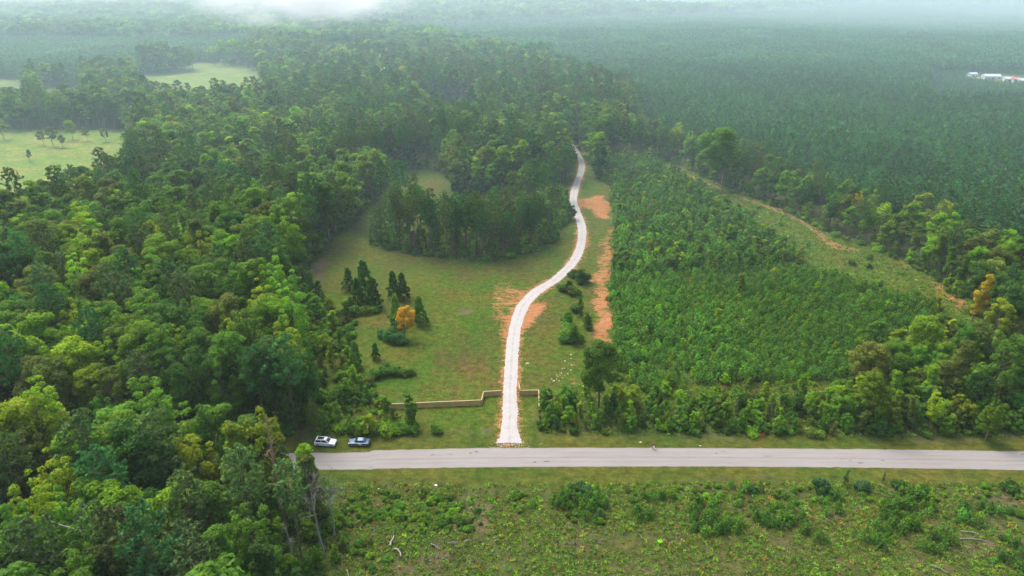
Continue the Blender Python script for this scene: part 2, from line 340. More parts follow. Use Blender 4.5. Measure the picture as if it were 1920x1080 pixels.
def road_mat():
    m, n, out = mat('worn_asphalt')
    tc = N(n, 'ShaderNodeTexCoord'); v = tc.outputs['UV']      # u along in metres, v across 0..1
    mp = N(n, 'ShaderNodeMapping'); mp.inputs['Scale'].default_value = (.05, 4.5, 1); L(n, v, mp.inputs[0])
    st = noise(n, mp.outputs[0], 2.2, 5, .6); fine = noise(n, tc.outputs['Object'], 3.5, 6, .7); big = noise(n, tc.outputs['Object'], .12, 3)
    c = mixc(n, ramp(n, st, .3, .7), (0.207, 0.190, 0.172), (0.262, 0.244, 0.228))
    c = mixc(n, math_(n, 'MULTIPLY', ramp(n, fine, .45, .8), .35), c, (0.165, 0.151, 0.138))
    c = mixc(n, math_(n, 'MULTIPLY', ramp(n, big, .4, .7), .4), c, (0.248, 0.241, 0.234))
    s = N(n, 'ShaderNodeSeparateXYZ'); L(n, v, s.inputs[0])
    wob = math_(n, 'ADD', s.outputs[1], math_(n, 'MULTIPLY', math_(n, 'SUBTRACT', big, .5), .02))
    for ctr, wd, col, k in ((.47, .016, (0.138, 0.107, 0.076), .55), (.47, .05, (0.179, 0.148, 0.117), .3), (.0, .03, (0.151, 0.131, 0.090), .6), (1.0, .03, (0.151, 0.131, 0.090), .6), (.25, .06, (0.186, 0.172, 0.159), .25), (.72, .06, (0.186, 0.172, 0.159), .25)):
        d = math_(n, 'ABSOLUTE', math_(n, 'SUBTRACT', wob, ctr))
        f = math_(n, 'MULTIPLY', math_(n, 'MULTIPLY', math_(n, 'SUBTRACT', 1, ramp(n, d, wd * .5, wd * 1.3)), ramp(n, fine, .25, .6)), k)
        c = mixc(n, f, c, col)
    b = N(n, 'ShaderNodeBsdfPrincipled'); b.inputs['Roughness'].default_value = .85; b.inputs['Specular IOR Level'].default_value = .25
    L(n, c, b.inputs['Base Color']); L(n, b.outputs[0], out.inputs[0]); return m
def gravel_mat():
    m, n, out = mat('white_gravel')
    tc = N(n, 'ShaderNodeTexCoord'); v = tc.outputs['Object']; u = tc.outputs['UV']
    a = noise(n, v, 5.5, 6, .75); b_ = noise(n, v, .5, 4)
    c = mixc(n, ramp(n, a, .35, .65), (0.307, 0.293, 0.272), (0.433, 0.419, 0.399))
    c = mixc(n, math_(n, 'MULTIPLY', ramp(n, b_, .5, .75), .35), c, (0.293, 0.265, 0.224))
    s = N(n, 'ShaderNodeSeparateXYZ'); L(n, u, s.inputs[0])
    mid = math_(n, 'ABSOLUTE', math_(n, 'SUBTRACT', s.outputs[1], .5))
    f = math_(n, 'MULTIPLY', math_(n, 'SUBTRACT', 1, ramp(n, mid, .03, .12)), math_(n, 'MULTIPLY', ramp(n, b_, .3, .6), .55))
    c = mixc(n, f, c, (0.252, 0.237, 0.203))
    b = N(n, 'ShaderNodeBsdfPrincipled'); b.inputs['Roughness'].default_value = .9; b.inputs['Specular IOR Level'].default_value = .2
    bm = N(n, 'ShaderNodeBump'); bm.inputs['Distance'].default_value = .08; L(n, a, bm.inputs['Height']); L(n, bm.outputs[0], b.inputs['Normal'])
    L(n, c, b.inputs['Base Color']); L(n, b.outputs[0], out.inputs[0]); return m
def add_uv(me, rows, m, step):
    uv = me.uv_layers.new(name='UVMap'); vi = np.zeros(len(me.loops), np.int32); me.loops.foreach_get('vertex_index', vi)
    d = np.stack([(vi // m) * step, (vi % m) / (m - 1)], 1).astype(np.float32); uv.data.foreach_set('uv', d.ravel())
def pair(a, b, step):                      # resample two edges together
    s = np.r_[0, np.cumsum(np.hypot(*np.diff((a + b) / 2, axis=0).T))]; t = np.arange(0, s[-1], step)
    f = lambda l: np.stack([np.interp(t, s, l[:, 0]), np.interp(t, s, l[:, 1])], 1)
    return f(a), f(b)
a, b = pair(road_near, road_far, 1.2); V, F = strip(a, b, 8, .03, .05, 1, .05)
me = raw_mesh('road', V, F, [road_mat()], smooth_=True); add_uv(me, len(a), 9, 1.2); obj('road', me, kind='structure')
a, b = pair(drv_l, drv_r, .45); V, F = strip(a, b, 6, .02, .09, 2, .07)
me = raw_mesh('driveway', V, F, [gravel_mat()], smooth_=True); add_uv(me, len(a), 7, .45); obj('driveway', me, kind='structure')
def wide(line, half, seed):
    t = np.gradient(line, axis=0); t /= np.linalg.norm(t, axis=1)[:, None]; nrm = np.stack([-t[:, 1], t[:, 0]], 1)
    r = vnoise(line[:, 0] + seed * 50, line[:, 1], 6, seed)[:, None]
    return line + nrm * half * (.55 + .9 * r), line - nrm * half * (.55 + .9 * r[::-1])
def dirt_mat():
    m, n, out = mat('red_dirt'); tc = N(n, 'ShaderNodeTexCoord'); v = tc.outputs['Object']
    a = noise(n, v, 1.1, 5, .65); b_ = noise(n, v, .25, 3)
    c = mixc(n, ramp(n, a, .3, .7), (.22, .105, .048), (.32, .18, .09)); c = mixc(n, ramp(n, b_, .60, .74), c, (.08, .11, .022))
    b = N(n, 'ShaderNodeBsdfPrincipled'); b.inputs['Roughness'].default_value = .95; b.inputs['Specular IOR Level'].default_value = .1
    L(n, c, b.inputs['Base Color']); L(n, b.outputs[0], out.inputs[0]); return m
tl = resample(trk_c, 1.0); a, b = wide(tl, 1.3, 4); V, F = strip(b, a, 4, .02, .15, 3)
obj('dirt_track', raw_mesh('dirt_track', V, F, [dirt_mat()], smooth_=True), kind='structure')
# worn holes and patches in the asphalt: thin irregular sheets
M_PATCH = simple('broken_asphalt', (.085, .08, .07), .95, .4, 5)
def blob(cx, cy, rx, ry, seed, z, k=14):
    r = np.random.default_rng(seed); an = np.linspace(0, 2 * math.pi, k, endpoint=False); q = r.uniform(.55, 1.2, k)
    bm = bmesh.new(); vs_ = [bm.verts.new((cx + rx * q[i] * math.cos(an[i]), cy + ry * q[i] * math.sin(an[i]), z)) for i in range(k)]
    bm.faces.new(vs_); bmesh.ops.triangulate(bm, faces=bm.faces[:]); me = bpy.data.meshes.new('pothole'); bm.to_mesh(me); bm.free(); return me
for i, (a, b, rx, ry) in enumerate([(812, 853.5, .45, .12), (845, 852.5, .7, .06), (882, 850, .35, .22), (893, 847.5, .5, .2), (1003, 867, .3, .2), (1024, 865.5, .75, .16), (1343, 850.5, .25, .14), (1356, 846.5, .5, .06), (1578, 861, .3, .08), (1594, 864.5, .25, .1), (1613, 868.5, .55, .14), (1655, 864, .5, .1), (1918, 852, .5, .2), (1060, 858, .8, .05), (1440, 856, .9, .05)]):
    x, y = P(a, b); me = blob(x, y, rx, ry, i, .092); me.materials.append(M_PATCH); obj('pothole', me, kind='structure')

# ------------------------------------------------------------------ haze
def box_mesh(name, x0, x1, y0, y1, z0, z1):
    V = [(x0, y0, z0), (x1, y0, z0), (x1, y1, z0), (x0, y1, z0), (x0, y0, z1), (x1, y0, z1), (x1, y1, z1), (x0, y1, z1)]
    F = [(3, 2, 1, 0), (4, 5, 6, 7), (0, 1, 5, 4), (1, 2, 6, 5), (2, 3, 7, 6), (3, 0, 4, 7)]
    return raw_mesh(name, V, F)
HAZE = .00013
hm, hn, hout = mat('haze'); pv = hn.nodes.new('ShaderNodeVolumePrincipled')
pv.inputs['Color'].default_value = (.80, .95, .98, 1); pv.inputs['Density'].default_value = HAZE; pv.inputs['Anisotropy'].default_value = 0.2
hn.links.new(pv.outputs[0], hout.inputs['Volume'])
hb = box_mesh('haze', -5050, 5050, -1550, 6550, -16, 97); hb.materials.append(hm); obj('haze', hb, kind='stuff')

# ------------------------------------------------------------------ foliage builders (arrays of quads)
def unit(v): return v / np.maximum(np.linalg.norm(v, axis=-1, keepdims=True), 1e-9)
class Q:
    def __init__(s): s.V, s.F, s.M, s.L, s.n = [], [], [], [], 0
    def add(s, V, F, m=0, lv=.5):
        s.V.append(V); s.F.append(F + s.n); s.n += len(V); s.M.append(np.full(len(F), m)); s.L.append(np.broadcast_to(lv, len(F)))
    def cards(s, C, Nn, S, asp, r, T=None, m=0, lv=.5, fold=.18):
        n = len(C); S = np.broadcast_to(S, n)[:, None]
        if T is None: T = r.normal(size=(n, 3))
        Nn = unit(Nn); T = unit(T - Nn * (T * Nn).sum(1, keepdims=True)); B = np.cross(Nn, T)
        h = .5 * S
        V = np.stack([C + T * h, C + B * h * asp - Nn * S * fold, C - T * h, C - B * h * asp - Nn * S * fold * .6], 1).reshape(-1, 3)
        s.add(V, np.arange(4 * n).reshape(n, 4), m, lv)
    def tube(s, pts, rad, k=6, m=0, lv=.5):
        pts = np.asarray(pts, float); n = len(pts); T = unit(np.gradient(pts, axis=0))
        ref = np.where(np.abs(T[:, 2:3]) > .9, np.array([[1., 0, 0]]), np.array([[0., 0, 1]]))
        A = unit(np.cross(T, ref)); B = np.cross(T, A); an = np.linspace(0, 2 * math.pi, k, endpoint=False)
        rad = np.broadcast_to(rad, n)
        V = (pts[:, None] + (A[:, None] * np.cos(an)[None, :, None] + B[:, None] * np.sin(an)[None, :, None]) * rad[:, None, None]).reshape(-1, 3)
        ii = np.arange(n * k).reshape(n, k); jj = np.roll(ii, -1, 1)
        s.add(V, np.stack([ii[:-1], jj[:-1], jj[1:], ii[1:]], -1).reshape(-1, 4), m, lv)
    def mesh(s, name, mats, smooth_=False):
        return raw_mesh(name, np.concatenate(s.V), np.concatenate(s.F), mats, np.concatenate(s.M), np.concatenate(s.L), smooth_)
def lobes_leaves(q, r, cen, rad, per, leaf, m=0, flat=.78, up=.45, asp=.75, low=-.4):
    cen = np.asarray(cen); rad = np.asarray(rad); allC, allN, allL = [], [], []
    for c, rl in zip(cen, rad):
        n = int(per * (rl / rad.mean()) ** 2); d = unit(r.normal(size=(n * 2, 3))); d = d[d[:, 2] > low][:n]
        k = r.uniform(.72, 1.06, (len(d), 1)); k = np.where(r.random((len(d), 1)) < .12, k * r.uniform(1.05, 1.3, (len(d), 1)), k)
        p = c + d * rl * k * np.array([1, 1, flat])
        allC.append(p); allN.append(d * .75 + np.array([0, 0, up]) + r.normal(size=d.shape) * .42)
        allL.append(np.clip(.3 + .4 * r.random() + r.normal(0, .17, len(d)), 0, 1))
    C = np.concatenate(allC); Nn = np.concatenate(allN); Lv = np.concatenate(allL)
    keep = np.ones(len(C), bool)
    for c, rl in zip(cen, rad):
        keep &= (((C - c) / np.array([1, 1, flat])) ** 2).sum(1) > (rl * .6) ** 2
    C, Nn, Lv = C[keep], Nn[keep], Lv[keep]
    q.cards(C, Nn, leaf * r.uniform(.7, 1.35, len(C)), asp, r, None, m, Lv)
def crown_lobes(r, H, Rr, base, n, style):
    cen, rad = [], []
    sx, sy = r.uniform(.82, 1.18), r.uniform(.82, 1.18); lean = r.normal(0, .05, 2) * H
    if style == 'spire':
        for k_ in range(5 + int(r.integers(3))):
            a = k_ * 2.4 + r.uniform(-.5, .5); off = Rr * (0 if k_ == 0 else r.uniform(.30, .72)); top = H * (1 if k_ == 0 else r.uniform(.70, .96)); nn = max(4, n // 5)
            for i in range(nn):
                t = (i + r.random() * .8) / nn; z = base + (top - base) * (.05 + .9 * t); rl = Rr * (.36 - .22 * t) * r.uniform(.75, 1.2); o = off * (.55 + .45 * min(1, 2.2 * t)); w_ = Rr * .26 * (1 - t)
                cen.append((o * math.cos(a) * sx + r.normal(0, w_), o * math.sin(a) * sy + r.normal(0, w_), z)); rad.append(rl)
        return np.array(cen), np.array(rad)
    n = int(n * 1.7); lim = 5 + int(r.integers(3)); la = r.uniform(0, 6.28, lim); lr = r.uniform(.75, 1.15, lim)
    for i in range(n):
        t = ((i + r.random()) / n) ** .85; k_ = int(r.integers(lim)); a = la[k_] + r.normal(0, .45)
        if style == 'round': pr = math.sin(math.pi * (.14 + .78 * t)) ** .7; rl = r.uniform(.17, .34)
        elif style == 'tall': pr = (1 - t) ** .75 * (t + .30) ** .45 * 1.5; rl = r.uniform(.16, .32) * (1.12 - .45 * t)
        else: pr = (1 - .7 * t) * (.75 + .25 * math.sin(9 * t + k_)); rl = r.uniform(.14, .30)
        k = r.uniform(.2, 1.0) ** .6 * lr[k_]; z = base + (H - base) * (.04 + .90 * t) + r.uniform(-.6, .6)
        cen.append((Rr * pr * k * math.cos(a) * sx + lean[0] * t, Rr * pr * k * math.sin(a) * sy + lean[1] * t, z - Rr * rl * .3)); rad.append(Rr * rl)
    for _ in range(2): cen.append((r.uniform(-.8, .8) + lean[0], r.uniform(-.8, .8) + lean[1], H - Rr * r.uniform(.2, .4))); rad.append(Rr * .2)
    return np.array(cen), np.array(rad)
def wood(q, r, H, cen, rad, r0, m=0, nl=9, top=.8):
    zs = np.linspace(0, H * top, 7); wob = np.cumsum(r.normal(0, .11, (7, 2)), 0); wob[0] = 0
    tr = np.column_stack([wob, zs]); tr[0, 2] = -.3
    q.tube(tr, r0 * np.linspace(1.25, .25, 7) ** 1.0, 7, m)
    for i in r.choice(len(cen), min(nl, len(cen)), replace=False):
        c = cen[i]; z0 = min(c[2] * r.uniform(.55, .8), H * top * .95); st = np.array([np.interp(z0, zs, tr[:, 0]), np.interp(z0, zs, tr[:, 1]), z0])
        mid = (st + c) / 2 + np.array([0, 0, -.25]); q.tube(np.array([st, mid, c, c + (c - st) * .12]), r0 * np.array([.42, .3, .16, .05]), 5, m)
def hardwood(seed, H, Rr, basef, n, per, leaf, style, nl=9):
    r = np.random.default_rng(seed); cen, rad = crown_lobes(r, H, Rr, H * basef, n, style)
    c = Q(); lobes_leaves(c, r, cen, rad, per, leaf); t = Q(); wood(t, r, H, cen, rad, .24 * H / 20, nl=nl)
    return c, t
def tall_pine(seed, H, Rr, basef, nb, per, nd):
    r = np.random.default_rng(seed); c, t = Q(), Q()
    lean = r.normal(0, .25, 2); zs = np.linspace(0, H, 6); tr = np.column_stack([lean[0] * (zs / H) ** 2, lean[1] * (zs / H) ** 2, zs]); tr[0, 2] = -.3
    t.tube(tr, np.linspace(.21, .04, 6), 6)
    for i in range(nb):
        u = (i + r.random()) / nb; z = H * (basef + (1 - basef) * u); a = i * 2.4 + r.uniform(-.6, .6)
        Ln = Rr * (math.sin(math.pi * (.25 + .72 * u)) ** .8) * r.uniform(.6, 1.1) + .25; rise = r.uniform(-.05, .35) + .4 * u
        d = np.array([math.cos(a), math.sin(a), rise]); o = np.array([0, 0, z]) + np.append(lean * (z / H) ** 2, 0)
        if nl_ok(i): t.tube(np.array([o, o + d * Ln * .55, o + d * Ln]), [.05, .035, .015], 4)
        k = max(3, int(5 * Ln / Rr + 1)); ctr = o + d * Ln * r.uniform(.45, 1.05, (k, 1)) + r.normal(0, .28, (k, 3)) * Rr / 3
        C = np.repeat(ctr, per, 0); T = unit(r.normal(size=C.shape) + np.array([0, 0, .35]) + d * .5)
        C = C + T * nd * .45; lvv = np.repeat(np.clip(r.uniform(.25, .75, k), 0, 1), per) + r.normal(0, .12, len(C))
        c.cards(C, r.normal(size=C.shape) + np.array([0, 0, .5]), nd * r.uniform(.8, 1.3, len(C)), .42, r, T, 0, np.clip(lvv, 0, 1), .05)
    for _ in range(4):
        z = H * r.uniform(.3, basef); a = r.uniform(0, 6.28); e = np.array([math.cos(a), math.sin(a), .1]) * r.uniform(.6, 1.6)
        t.tube(np.array([[0, 0, z], e * .6 + [0, 0, z], e + [0, 0, z]]), [.035, .025, .01], 4)
    return c, t
def nl_ok(i): return i % 2 == 0
def small_pine(seed, H, Rr, whorls, per, nd, asp=.3, q=None, off=(0, 0), basef=.06, sc=1.0, m=0, lvo=0.):
    r = np.random.default_rng(seed); c = q or Q(); off = np.array([off[0], off[1], 0.])
    for wi in range(whorls):
        u = wi / max(1, whorls - 1); z = H * (basef + (.97 - basef) * u); Ln = Rr * (1 - u) ** .8 + .1 * Rr
        k = max(2, int(6 - 3 * u))
        for j in range(k):
            a = j * 6.283 / k + wi * 1.1 + r.uniform(-.3, .3); d = np.array([math.cos(a), math.sin(a), .35 + .5 * u])
            ctr = off + np.array([0, 0, z]) + d * Ln * r.uniform(.42, 1.12)
            C = np.repeat(ctr[None], per, 0); T = unit(r.normal(size=(per, 3)) * .7 + d * .7 + [0, 0, .55]); C = C + T * nd * .35
            c.cards(C, r.normal(size=(per, 3)) + [0, 0, .35], nd * r.uniform(.75, 1.3, per), asp, r, T, m, np.clip(r.uniform(.25, .75) + lvo + r.normal(0, .12, per), 0, 1), .05)
    return c
def shrub(seed, Rr, H, n, per, leaf):
    r = np.random.default_rng(seed); cen, rad = [], []
    for i in range(n):
        a = i * 2.4; k = r.uniform(.1, .75); cen.append((Rr * k * math.cos(a), Rr * k * math.sin(a), H * r.uniform(.3, .72))); rad.append(Rr * r.uniform(.3, .5))
    c = Q(); lobes_leaves(c, r, cen, rad, per, leaf, low=-.75, up=.4)
    for i in range(5):
        a = r.uniform(0, 6.28); e = np.array([Rr * .5 * math.cos(a), Rr * .5 * math.sin(a), H * .6]); c.tube(np.array([[0, 0, -.1], e * .5 + [0, 0, .1], e]), [.04, .03, .01], 4, 1)
    return c
def weed(seed, h, spread, n, wd):
    r = np.random.default_rng(seed); C = r.normal(0, spread * .45, (n, 3)); C[:, 2] = h * r.uniform(.2, .55, n)
    T = unit(np.column_stack([r.normal(0, .55, (n, 2)), np.full(n, .8)])); c = Q()
    c.cards(C, unit(r.normal(size=(n, 3)) + [0, 0, .9]), h * r.uniform(.5, 1.1, n), wd, r, T, 0, np.clip(r.normal(.5, .2, n), 0, 1), .1); return c
def merge(c, t=None):
    q = Q(); q.add(np.concatenate(c.V), np.concatenate(c.F), 0, np.concatenate(c.L))
    if t: q.add(np.concatenate(t.V), np.concatenate(t.F), 1, np.concatenate(t.L))
    return q

# near prototypes: (crown mesh, trunk mesh)
def two(pair_, lm, bm_): return pair_[0].mesh('crown', [lm]), pair_[1].mesh('trunk', [bm_])
HWP = [two(hardwood(s, H, Rr, bf, n, per, lf, stl), M_LEAF, M_BARK) for s, H, Rr, bf, n, per, lf, stl in
       [(1, 20, 5.0, .32, 30, 190, .46, 'round'), (2, 21, 4.5, .28, 30, 190, .44, 'round'), (3, 19, 5.6, .34, 34, 190, .46, 'round'), (4, 20, 4.8, .36, 26, 200, .48, 'round'),
        (5, 24, 4.8, .24, 44, 150, .42, 'spire'), (6, 23, 4.4, .24, 40, 150, .40, 'spire'), (7, 25, 5.2, .26, 46, 150, .42, 'spire'), (8, 20, 4.6, .24, 32, 170, .44, 'loose')]]
PNP = [two(tall_pine(s, H, Rr, bf, nb, per, nd), M_NEEDLE, M_PINEBARK) for s, H, Rr, bf, nb, per, nd in
       [(21, 24, 3.6, .52, 56, 13, .62), (22, 25, 3.2, .56, 50, 13, .6), (23, 22, 3.9, .46, 60, 13, .62), (24, 24, 2.9, .58, 46, 13, .58), (25, 21, 3.4, .40, 64, 12, .6)]]
SAP = [two(hardwood(s, H, Rr, bf, n, per, lf, stl, 6), M_LEAF, M_BARK) for s, H, Rr, bf, n, per, lf, stl in
       [(31, 8, 2.4, .08, 30, 90, .36, 'spire'), (32, 7, 2.6, .14, 18, 150, .38, 'round'), (33, 9, 2.0, .16, 18, 140, .36, 'tall'), (34, 7.5, 2.4, .1, 18, 140, .36, 'loose')]]
YPP = [small_pine(40 + i, 3.0, 1.12, 7, 7, .64, .36).mesh('young_pine', [M_NEEDLE]) for i in range(5)]
CONP = []
for i in range(3):
    c = small_pine(60 + i, 9, 2.2, 20, 22, .9, .55, basef=.03); t = Q(); t.tube([[0, 0, -.2], [0, 0, 4], [.05, 0, 8.5]], [.12, .08, .02], 6); CONP.append(two((c, t), M_NEEDLE, M_PINEBARK))
PPP = [small_pine(70 + i, 11, 1.75, 8, 6, 1.25, .42, basef=.35).mesh('plantation_pine', [M_NEEDLE]) for i in range(4)]
SHP = [shrub(80 + i, [1.5, 1.3, 1.7, 1.2][i], [1.7, 2.0, 1.6, 1.3][i], 9, 110, .3).mesh('shrub', [M_LEAF, M_BARK]) for i in range(4)]
# lighter copies for the masses
HWM = [merge(*hardwood(s, H, Rr, bf, n, per, lf, stl, 3)).mesh('tree', [M_LEAF, M_BARK]) for s, H, Rr, bf, n, per, lf, stl in
       [(101, 19, 5.0, .30, 20, 60, .85, 'round'), (102, 20, 4.7, .28, 20, 60, .85, 'round'), (103, 22, 4.8, .26, 34, 45, .75, 'spire'), (104, 19, 5.3, .3, 22, 60, .85, 'round'), (105, 18, 5.0, .3, 20, 60, .85, 'round')]]
PNM = [merge(*tall_pine(s, H, Rr, bf, nb, 7, .95)).mesh('pine', [M_NEEDLE, M_PINEBARK]) for s, H, Rr, bf, nb in [(121, 23, 3.6, .48, 36), (122, 24, 3.2, .52, 34), (123, 21, 3.9, .40, 40)]]
SAM = [merge(*hardwood(s, H, Rr, .12, 14, 60, .55, stl, 2)).mesh('sapling', [M_LEAF, M_BARK]) for s, H, Rr, stl in [(131, 8, 2.2, 'tall'), (132, 7, 2.5, 'round'), (133, 8, 2.2, 'loose')]]

# ------------------------------------------------------------------ geometry-node scatter for what nobody can count
def scatter(name, protos, pos, rot, scl, tint, pick, category, label, kind='stuff'):
    n = len(pos)
    if n == 0: return None
    me = bpy.data.meshes.new(name); me.vertices.add(n); me.vertices.foreach_set('co', np.asarray(pos, np.float32).ravel())
    for nm, ty, key, arr in (('rz', 'FLOAT', 'value', rot), ('scl', 'FLOAT', 'value', scl), ('tint', 'FLOAT_COLOR', 'color', np.column_stack([tint, np.ones(n)])), ('pick', 'INT', 'value', pick)):
        at = me.attributes.new(nm, ty, 'POINT'); at.data.foreach_set(key, np.ascontiguousarray(arr, np.int32 if ty == 'INT' else np.float32).ravel())
    o = obj(name, me, kind=kind, label=label, category=category)
    tc = bpy.data.collections.new(name + '_kinds')
    for i, p in enumerate(protos):
        tc.objects.link(bpy.data.objects.new('%s_%02d' % (name, i), p))
    g = bpy.data.node_groups.new(name, 'GeometryNodeTree')
    g.interface.new_socket('Geometry', in_out='INPUT', socket_type='NodeSocketGeometry'); g.interface.new_socket('Geometry', in_out='OUTPUT', socket_type='NodeSocketGeometry')
    gi = g.nodes.new('NodeGroupInput'); go = g.nodes.new('NodeGroupOutput')
    ci = g.nodes.new('GeometryNodeCollectionInfo'); ci.inputs['Collection'].default_value = tc; ci.inputs['Separate Children'].default_value = True; ci.inputs['Reset Children'].default_value = True
    ip = g.nodes.new('GeometryNodeInstanceOnPoints'); ip.inputs['Pick Instance'].default_value = True
    def attr(nm, ty):
        a = g.nodes.new('GeometryNodeInputNamedAttribute'); a.data_type = ty; a.inputs['Name'].default_value = nm
        return next(s for s in a.outputs if s.enabled and s.name == 'Attribute')
    cx = g.nodes.new('ShaderNodeCombineXYZ'); g.links.new(attr('rz', 'FLOAT'), cx.inputs[2])
    er = g.nodes.new('FunctionNodeEulerToRotation'); g.links.new(cx.outputs[0], er.inputs[0])
    g.links.new(gi.outputs[0], ip.inputs['Points']); g.links.new(ci.outputs[0], ip.inputs['Instance'])
    g.links.new(attr('pick', 'INT'), ip.inputs['Instance Index']); g.links.new(er.outputs[0], ip.inputs['Rotation']); g.links.new(attr('scl', 'FLOAT'), ip.inputs['Scale'])
    g.links.new(ip.outputs[0], go.inputs[0])
    md = o.modifiers.new('scatter', 'NODES'); md.node_group = g
    return o

# ------------------------------------------------------------------ tints (leaf colour by kind and season)
TINTS = {'dark green': (0.068, 0.174, 0.028), 'mid green': (0.107, 0.240, 0.026), 'bright green': (0.166, 0.322, 0.022), 'yellow-green': (0.245, 0.362, 0.020), 'olive': (0.133, 0.199, 0.037),
         'golden': (0.420, 0.365, 0.020), 'dull green': (0.096, 0.180, 0.055), 'deep green': (0.055, 0.185, 0.050), 'blue-green': (0.070, 0.186, 0.075), 'fresh green': (0.100, 0.245, 0.036), 'rusty': (0.254, 0.193, 0.055)}
def tint(cname, r=rng, k=.16, tone=1.0):
    t = np.array(TINTS[cname]) * tone * np.exp(r.normal(0, k)); t = t * np.exp(r.normal(0, .06, 3)); return [float(v) for v in t]
def tints(names, r=rng, k=.16):
    T = np.array([TINTS[c] for c in names]); return T * np.exp(r.normal(0, k, (len(T), 1))) * np.exp(r.normal(0, .06, T.shape))
def patch(x, y): return .72 + .36 * vnoise(x + 3000, y + 3000, 46, 51) + .24 * vnoise(x + 3000, y + 3000, 13, 52)
REG = []                    # every counted plant, for the labels written at the end
def put_two(name, cat, protos, x, y, s, cname, group=None, label=None, proto=None, rz=None, parts_label=None, sz=None):
    i = int(rng.integers(len(protos))) if proto is None else proto
    e = bpy.data.objects.new(name, None); COL.objects.link(e); e.empty_display_size = .5
    e.location = (x, y, float(hgt(x, y))); e.rotation_euler = (0, 0, rng.uniform(0, 6.28) if rz is None else rz); e.scale = (s, s, s * (sz or 1))
    e['category'] = cat
    if group: e['group'] = group
    if label: e['label'] = label
    c = obj('crown', protos[i][0], e); c['tint'] = tint(cname); obj('trunk', protos[i][1], e)
    REG.append(dict(o=e, x=x, y=y, col=cname, label=label, name=name, s=s)); return e
def put_one(name, cat, protos, x, y, s, cname, group=None, label=None, proto=None, sz=None):
    i = int(rng.integers(len(protos))) if proto is None else proto
    o = obj(name, protos[i]); o.location = (x, y, float(hgt(x, y))); o.rotation_euler = (0, 0, rng.uniform(0, 6.28)); o.scale = (s, s, s * (sz or 1))
    o['tint'] = tint(cname, tone=patch(x, y) if name in ('plantation_pine', 'young_pine') else 1.0); o['category'] = cat
    if group: o['group'] = group
    if label: o['label'] = label
    REG.append(dict(o=o, x=x, y=y, col=cname, label=label, name=name, s=s)); return o

# ------------------------------------------------------------------ plants one can point at
HT = [20, 21, 19, 20, 24, 23, 25, 20]
G_HW, G_PN = 'hardwoods of the forest', 'tall pines of the forest'
def top_at(px, py, h): return P(px, py, h)
for px, py, h, pr, cn, lb in [
    (480, 515, 22, 5, 'yellow-green', 'tall lime-yellow hardwood at the right fringe of the left forest above two golden crowns'),
    (440, 572, 21, 4, 'yellow-green', 'lime-gold hardwood with ragged forked top directly below the tall lime-yellow one'),
    (533, 582, 22, 6, 'yellow-green', 'yellow-tinged hardwood on the forest fringe facing the golden clearing tree'),
    (420, 296, 20, 3, 'yellow-green', 'pale yellow thinning hardwood crown in the upper left forest'),
    (485, 745, 24, 4, 'yellow-green', 'tall yellow-green hardwood directly behind the reddish dead trunk'),
    (225, 778, 22, 2, 'bright green', 'broad bright green hardwood with rounded lobes left of the reddish dead trunk'),
    (48, 872, 22, 6, 'yellow-green', 'yellow-green hardwood at the left picture edge, lower of the pair'),
    (82, 832, 22, 5, 'yellow-green', 'yellow-topped hardwood at the left picture edge, upper of the pair'),
    (345, 785, 22, 5, 'yellow-green', 'slim yellow-green hardwood between the broad bright one and the dead trunk'),
    (420, 800, 21, 7, 'yellow-green', 'loose yellow-green hardwood just left of the tall one behind the dead trunk'),
    (578, 742, 9, 4, 'olive', 'olive-gold hardwood overhanging the parked white car'),
    (130, 552, 21, 6, 'yellow-green', 'bright lime hardwood standing alone among dark crowns at mid left'),
    (290, 432, 21, 0, 'bright green', 'domed bright green hardwood in the middle of the left forest'),
    (55, 590, 20, 3, 'bright green', 'bright green hardwood just below the lone lime hardwood near the left edge'),
    (572, 262, 20, 6, 'yellow-green', 'yellowish hardwood on the ridge of the upper forest left of the drive'),
    (30, 792, 21, 4, 'olive', 'olive-brown hardwood at the far left edge above the yellow pair'),
    (660, 288, 21, 5, 'olive', 'bronze-tipped slim hardwood left of the small back clearing'),
    (1368, 236, 27, 0, 'mid green', 'huge round-crowned hardwood towering over the right-hand tree belt'),
    (1434, 283, 17, 5, 'rusty', 'thin brownish hardwood just right of the huge round-crowned tree'),
    (1617, 352, 16, 4, 'golden', 'golden-topped hardwood in the tree belt beside the dirt track'),
    (1850, 512, 15, 7, 'golden', 'golden-yellow hardwood near the right edge by the end of the dirt track'),
    (1885, 562, 13, 0, 'yellow-green', 'yellow-green hardwood just below the golden one at the right edge'),
    (1745, 592, 14, 2, 'bright green', 'pale bright green hardwood at the lower right corner of the young pines'),
    (1650, 642, 15, 3, 'olive', 'olive open-crowned hardwood at the foot of the young pine field'),
    (1898, 618, 20, 1, 'mid green', 'tall green hardwood at the right picture edge above the road'),
    (1805, 632, 18, 7, 'olive', 'grey-limbed olive hardwood left of the tall one at the right edge'),
    (1876, 742, 11, 4, 'bright green', 'bright green roadside hardwood with pale stems near the right edge'),
    (1765, 722, 11, 5, 'yellow-green', 'yellow-green slender roadside hardwood left of the bright pale-stemmed one'),
    (985, 150, 22, 2, 'yellow-green', 'pale yellow-green round hardwood beyond the top of the drive'),
    (1020, 232, 18, 4, 'fresh green', 'fresh green hardwood among pines near the top of the drive'),
    (930, 240, 19, 5, 'fresh green', 'slim fresh green hardwood among the pines behind the back clearing')]:
    x, y = top_at(px, py, h); put_two('hardwood_tree', 'hardwood tree', HWP, x, y, h / HT[pr] * (1.5 if h > 26 else 1), cn, G_HW, lb, pr, sz=1 / 1.5 if h > 26 else 1)
def at_base(px, py): return P(px, py)
